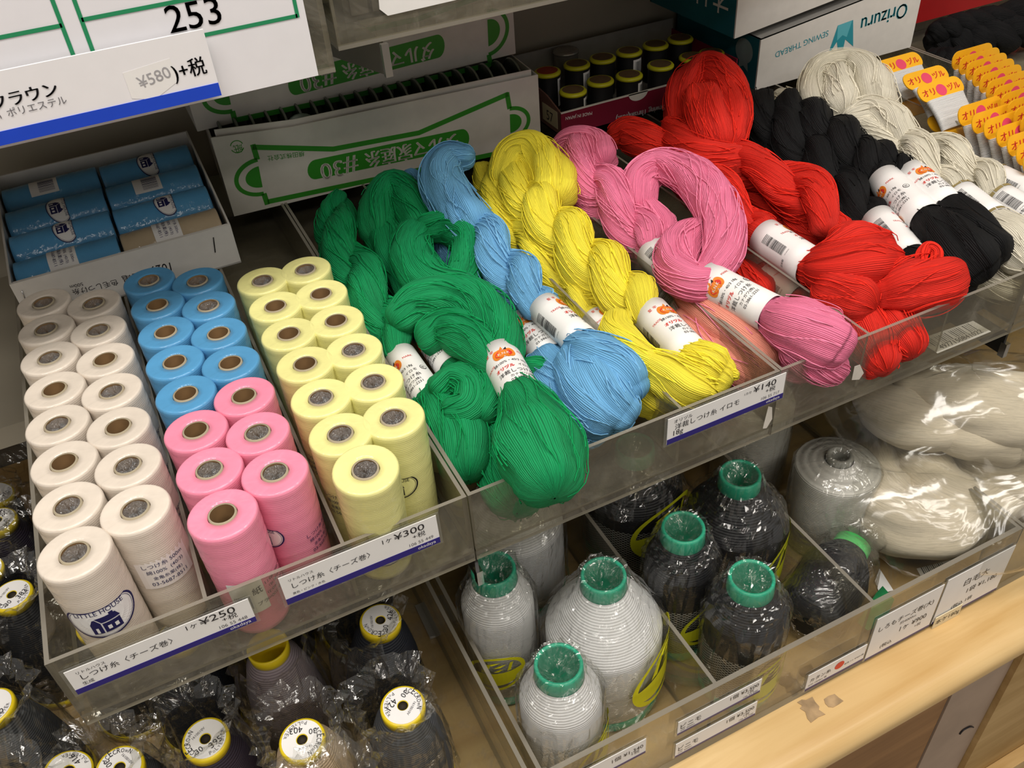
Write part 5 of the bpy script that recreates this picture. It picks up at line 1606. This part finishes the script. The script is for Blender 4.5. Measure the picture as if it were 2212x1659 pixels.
# black
skein('black', 'upper black skein with emblem band and twisted lumps',
      [[(2004, 477, 9.1, 38), (2050, 520, 9, 52), (2098, 562, 8.5, 56), (2112, 578, 8, 46)]],
      [([(1700, 238, 10.5, 42), (1755, 270, 10.2, 50), (1815, 312, 9.8, 52), (1870, 350, 9.6, 44), (1906, 386, 9.4, 34)], 2.0)],
      [((1909, 390), (2002, 475), 9.3, 9.1, 38, -0.75)], hair=10)
skein('black', 'black skein beside the red one with plain side of its band up',
      [[(1968, 560, 7.2, 38), (2028, 598, 6.6, 52), (2070, 615, 5.8, 46)], [(1640, 295, 6, 50), (1720, 380, 5.5, 60), (1800, 470, 5.5, 60), (1850, 500, 5.4, 42)]],
      [([(1625, 220, 10.4, 36), (1645, 245, 10, 46), (1705, 302, 8.6, 54), (1770, 362, 8, 56), (1830, 428, 7.8, 50), (1885, 470, 7.5, 36)], 2.3)],
      [((1895, 476), (1968, 560), 7.4, 7.2, 38, 1.9)], hair=10)
skein('black', 'black skein behind, its band touching the cream skeins',
      [[(2053, 451, 9.5, 36), (2105, 500, 9.2, 46), (2145, 540, 8.6, 46)]],
      [([(1790, 292, 9, 36), (1860, 330, 9.2, 42), (1925, 358, 9.4, 36), (1962, 374, 9.6, 32)], 1.6)],
      [((1967, 376), (2051, 450), 9.7, 9.5, 35, 0.85)], hair=10)
# cream
skein('cream', 'cream skein with large loop against the white and teal carton',
      [[(1772, 255, 10, 28), (1757, 200, 12, 36), (1777, 160, 13, 40), (1825, 148, 13.2, 40), (1873, 170, 12.8, 44), (1900, 225, 11.6, 42)],
       [(1805, 180, 12.6, 42), (1818, 232, 11.6, 40)], [(1838, 265, 10.6, 36), (1875, 252, 11, 42), (1918, 272, 10.6, 46), (1948, 310, 9.8, 42)],
       [(2150, 484, 8.7, 38), (2190, 525, 8.2, 52), (2212, 560, 7.6, 46)]],
      [([(1862, 282, 9.6, 38), (1940, 322, 9.4, 52), (1990, 368, 9.2, 52), (2030, 398, 9, 44), (2066, 418, 8.9, 34)], 1.0)],
      [((2070, 420), (2150, 482), 8.9, 8.7, 36, 0.1, True)])
skein('cream', 'cream skein behind the looped one at the divider',
      [[(2240, 478, 8, 36), (2290, 520, 7.6, 50)]],
      [([(1960, 305, 8, 38), (2040, 345, 8, 50), (2110, 390, 8, 48), (2155, 425, 8, 34)], 1.2)],
      [((2158, 428), (2240, 476), 8.1, 8, 35, 0.2, True)])
skein('cream', 'cream skein with pale end between the black one and the carton', [[(1690, 214, 9, 26), (1722, 238, 9, 32), (1755, 275, 9, 30), (1800, 320, 8, 30)]])
skein('cream', 'cream skein low at the tray front beside the black tails', [[(2090, 560, 5, 40), (2140, 595, 4.6, 46), (2190, 610, 4.4, 48), (2240, 615, 4.2, 42)]])
skein('cream', 'cream skein of the next compartment with a barcode band at its end',
      [[(2030, 330, 5, 30), (2090, 372, 5.5, 34), (2140, 395, 6, 30)]], bands=[((2150, 385), (2235, 425), 6.6, 6.6, 33, 0.0, True)])
# far black skeins
for k, (pts, lb) in enumerate((([(2015, 72, 5.6, 22), (2070, 62, 5.8, 30), (2140, 48, 5.8, 32), (2230, 30, 5.8, 34)], 'far black skein nearest the red carton'),
                               ([(2010, 88, 3.8, 24), (2070, 90, 4.0, 34), (2150, 82, 4.2, 36), (2240, 62, 4.2, 36)], 'far black skein in front of the one by the red carton'),
                               ([(2010, 122, 3.5, 18), (2040, 132, 4, 26), (2090, 130, 4, 28)], 'far black skein end tucked behind the yellow cards'))):
    skein('black', lb, [], [(pts, 3.0)], group='far black skeins', hair=0)

# ------------------------------------------------------------------ yellow thread cards
YC = plain('card_yellow', 'F2B21C', 0.4, 0.03, 60)
YCB = plain('card_yellow_edge', 'C99A2A', 0.6, 0.05, 60)
WTH = hank_mat('card_thread_white', 'E6E6E6', 0.8, 1.02, 0.2)
PINKC = plain('card_pink_spot', 'E0486A', 0.4, 0.03)


def rrect(w, h, r, n=6):
    return [(sx * (w / 2 - r) + r * math.cos(a), sy * (h / 2 - r) + r * math.sin(a)) for sx, sy, a0 in ((1, 1, 0), (-1, 1, 90), (-1, -1, 180), (1, -1, 270)) for a in np.radians(np.linspace(a0, a0 + 90, n))]


def thread_card(c, lean, yaw, label, group, w=7.4):
    """c: centre of the yellow head; the card hangs down from it, leaning back by lean"""
    c = np.array(c, float)
    t = thing('thread_card', label, 'thread card', (c[0], c[1], max(TF, c[2] - 6)), group)
    R3 = rotm('Z', yaw) @ rotm('X', math.pi / 2 - lean)
    X, Y, Z = R3[:, 0], R3[:, 1], R3[:, 2]
    pt = lambda x, y, z: c + X * x + Y * y + Z * z
    head = rrect(w, 2.5, 1.1)
    MB().slab([pt(x, y, 0.06) for x, y in head], Z, 0.14).build('card_head', YC, t)
    MB().slab([pt(x, y - 6.6, 0.06) for x, y in head], Z, 0.14).build('card_foot', YC, t)
    mb = MB(); n = 14
    sec = [(0.5 * (w - 1.3) * math.copysign(abs(math.cos(a)) ** 0.35, math.cos(a)), 0.5 * math.copysign(abs(math.sin(a)) ** 0.6, math.sin(a))) for a in np.linspace(0, 2 * math.pi, 24, endpoint=False)]
    V = []; UV = []
    for i in range(n + 1):
        y = -1.15 - 4.3 * i / n; k = 1 - 0.07 * math.sin(math.pi * i / n)
        for j, (sx, sz) in enumerate(sec + [sec[0]]): V.append(pt(sx * k, y, sz)); UV.append((y * 1.0 + 9, j * 0.6))
    m_ = len(sec) + 1
    f = [(i * m_ + j, (i + 1) * m_ + j, (i + 1) * m_ + j + 1, i * m_ + j + 1) for i in range(n) for j in range(m_ - 1)]
    mb.add(V, f, 0, True, UV)
    mb.add([V[j] for j in range(m_ - 1)], [tuple(range(m_ - 1))], 0); mb.add([V[n * m_ + j] for j in range(m_ - 1)], [tuple(range(m_ - 2, -1, -1))], 0)
    mb.build('wound_thread', WTH, t)
    mb = MB()
    put_text(mb, 'オリ', pt(-w * 0.42, -0.45, 0.09), pt(-w * 0.15, -0.45, 0.09), Z, 0, 1.0, 0.03); put_text(mb, 'ヅル', pt(w * 0.15, -0.45, 0.09), pt(w * 0.42, -0.45, 0.09), Z, 0, 1.0, 0.03)
    a = np.linspace(0, 2 * math.pi, 20, endpoint=False)
    mb.add([pt(0.82 * math.cos(q), 0.82 * math.sin(q) - 0.1, 0.085) for q in a], [tuple(range(20))], 1)
    mb.build('lettering', [INKRED, PINKC], t)
    return t


heads = [(1945, 138, 10.2, 0.95), (2000, 168, 10.2, 0.95), (2032, 193, 10.2, 0.9), (2118, 240, 9.4, 0.5), (2148, 256, 9.4, 0.5), (2174, 268, 9.4, 0.5), (2202, 284, 9.4, 0.5), (2226, 303, 9.4, 0.5), (2246, 322, 9.4, 0.5), (2262, 342, 9.4, 0.5)]
for k, (px, py, z, ln) in enumerate(heads):
    p = atz(px, py, z)
    lb = (f'yellow headed white thread card lying back, {ORD[k]} from the white carton' if k < 3 else f'yellow headed white thread card in the front row, {ORD[k - 3]} behind the lying ones')
    thread_card(p, ln, 0.0, lb, 'yellow headed thread cards')
for k in range(12):
    f = k / 11
    px = 2100 + 168 * f; py = 122 + 150 * f ** 1.12
    p = atz(px, py, 10.2)
    thread_card(p, 0.18, 0.0, f'yellow headed white thread card in the back row, {ORD[k]} from the far black skeins', 'yellow headed thread cards')

# ------------------------------------------------------------------ clear bags of white roving
def roving(label, lobes, ell, seed):
    c0, _ = lift([p for l in lobes for p in l])
    t = thing('roving_bag', label, 'bag', (c0[:, 0].mean(), c0[:, 1].mean(), c0[:, 2].min() - 4), 'bags of white roving')
    cloud = []
    for i, pts in enumerate(lobes):
        C, R = lift(pts); S = spline(np.column_stack([C, R]), 8)
        mb = MB(); sheath(mb, S[:, :3], S[:, 3], 44, seed + i, 0.5, 1.0, 0.75)
        cloud.append(np.vstack(mb.v)); mb.build('roving', HM['roving'], t)
    yaw = ell; Q = np.vstack(cloud); ca_, sa_ = math.cos(yaw), math.sin(yaw)
    L_ = np.column_stack([Q[:, 0] * ca_ + Q[:, 1] * sa_, -Q[:, 0] * sa_ + Q[:, 1] * ca_, Q[:, 2]])
    lo, hi = L_.min(0), L_.max(0); mid = (lo + hi) / 2; hf = (hi - lo) / 2
    k_ = np.sqrt((((L_ - mid) / hf) ** 2).sum(1)).max() * 1.0
    rx, ry, rz = hf * k_
    cx, cy, cz = mid[0] * ca_ - mid[1] * sa_, mid[0] * sa_ + mid[1] * ca_, mid[2]
    r_ = np.random.default_rng(seed); n, m = 56, 26; V = []
    ph = r_.random(8) * 6.28
    for i in range(m + 1):
        la = -math.pi / 2 + math.pi * i / m
        for j in range(n):
            lo = 2 * math.pi * j / n
            k = 1 + 0.05 * math.sin(3 * lo + ph[0] + 2 * la) + 0.035 * math.sin(5 * lo + ph[1] - 3 * la) + 0.03 * math.sin(7 * lo + 4 * la + ph[2]) + (r_.random() - 0.5) * 0.025
            ca = abs(math.cos(la)) ** 0.8
            x = rx * k * ca * math.cos(lo); y = ry * k * ca * math.sin(lo); z = rz * k * math.sin(la)
            V.append((cx + x * math.cos(yaw) - y * math.sin(yaw), cy + x * math.sin(yaw) + y * math.cos(yaw), max(cz + z, ZC + 0.05)))
    f = [(i * n + j, i * n + (j + 1) % n, (i + 1) * n + (j + 1) % n, (i + 1) * n + j) for i in range(m) for j in range(n)]
    MB().add(V, f, 0, True).build('plastic_bag', BAGL, t)
    return t


roving('clear bag of thick white roving lying on the lower shelf',
       [[(1905, 965, -20.5, 55), (1885, 1050, -21, 74), (1930, 1112, -21.5, 78), (2020, 1140, -22, 72), (2085, 1128, -22, 56)],
        [(1960, 965, -19.5, 48), (1995, 1020, -19.5, 62), (2045, 1072, -20, 62), (2110, 1090, -21, 58), (2180, 1070, -21, 50)],
        [(2065, 965, -18.5, 46), (2130, 1005, -19, 68), (2200, 1035, -19.5, 68), (2260, 1030, -20, 60)]],
       -0.55, 71)
roving('clear bag of white roving lying on top of the other bag',
       [[(1880, 855, -12.8, 42), (1935, 892, -12.8, 64), (2000, 918, -13.2, 60), (2050, 925, -13.4, 50)],
        [(1965, 832, -10.5, 50), (2060, 860, -10.8, 74), (2150, 895, -11.5, 82), (2230, 925, -12, 74)],
        [(2010, 905, -13.5, 48), (2090, 935, -13.5, 60), (2180, 955, -13.8, 54)],
        [(2060, 820, -9.5, 34), (2140, 840, -9.8, 48), (2220, 860, -10, 50)]],
       -0.5, 72)
# dark storage crate behind the bags
t = thing('dark_crate', 'dark crate in the shade behind the bags of roving', 'crate', (100, 28, ZC))
MB().box((72, 24, ZC), (135, 44, -5)).build('body', plain('crate_dark', '17161A', 0.6, 0.05, 10), t)
MB().box((72, 23.8, -12), (135, 24, -11.4)).build('rim', plain('crate_rim', '2C2B30', 0.5), t)
MB().box((108, 23.7, -17), (118, 23.95, -13)).build('blue_label', BLUE, t)

# ------------------------------------------------------------------ small leftovers
# loose barcode slip on the tray floor under the black skeins
t = thing('paper_slip', 'white barcode slip on the clear tray floor below the black skeins', 'paper slip', atz(2060, 730, TF))
Q4 = [atz(*p, TF + 0.06) for p in ((2025, 763), (2141, 716), (2102, 693), (1980, 734))]
MB().slab(Q4, (0, 0, 1), 0.04).build('slip', PAPER, t)
mb = MB()
ea, eb = Q4[1] - Q4[0], Q4[3] - Q4[0]
for i in range(22):
    if i % 7 == 3: continue
    a = Q4[0] + ea * (0.1 + 0.037 * i) + eb * 0.35 + np.array([0, 0, 0.02])
    mb.ribbon([a, a + eb * 0.45], 0.05 + 0.04 * (i % 3 == 0), (0, 0, 1))
put_text(mb, '4977150841022', Q4[0] + ea * 0.12 + eb * 0.1 + np.array([0, 0, 0.02]), Q4[0] + ea * 0.9 + eb * 0.1 + np.array([0, 0, 0.02]), (0, 0, 1))
mb.build('barcode', INK, t)
# torn sticker residue on the front of the skein trays
RES = plain('sticker_residue', 'D8D2C8', 0.8, 0.06, 80)
for k, pts in enumerate((((1846, 792), (1858, 788), (1866, 806), (1856, 820), (1840, 821)), ((1660, 878), (1668, 880), (1668, 905), (1656, 925), (1648, 926)))):
    t = thing('sticker_residue', ['torn white sticker scrap on the tray front below the red skeins', 'torn white sticker scrap on the tray front beside the 140 yen tag'][k], 'sticker scrap', aty(*pts[0], TY0))
    MB().slab([aty(*p, TY0 - 0.04) for p in pts], (0, -1, 0), 0.03).build('scrap', RES, t)
# translucent plastic clips on the wooden deck between the lower trays
CLIP = clear_film('clip_plastic', 'DCDAD2', 0.35, 'C8C4BA', 0.2)
for k, pts in enumerate((((896, 1308), (916, 1300), (950, 1368), (928, 1376)), ((935, 1292), (958, 1284), (990, 1338), (968, 1346)))):
    t = thing('plastic_clip', ['translucent plastic clip on the wooden deck nearer the yellow-capped cones', 'translucent plastic clip on the wooden deck nearer the white cones'][k], 'clip', atz(*pts[0], ZC))
    MB().slab([atz(*p, ZC + 0.5) for p in pts], (0, 0, 1), 0.45).build('strip', CLIP, t)
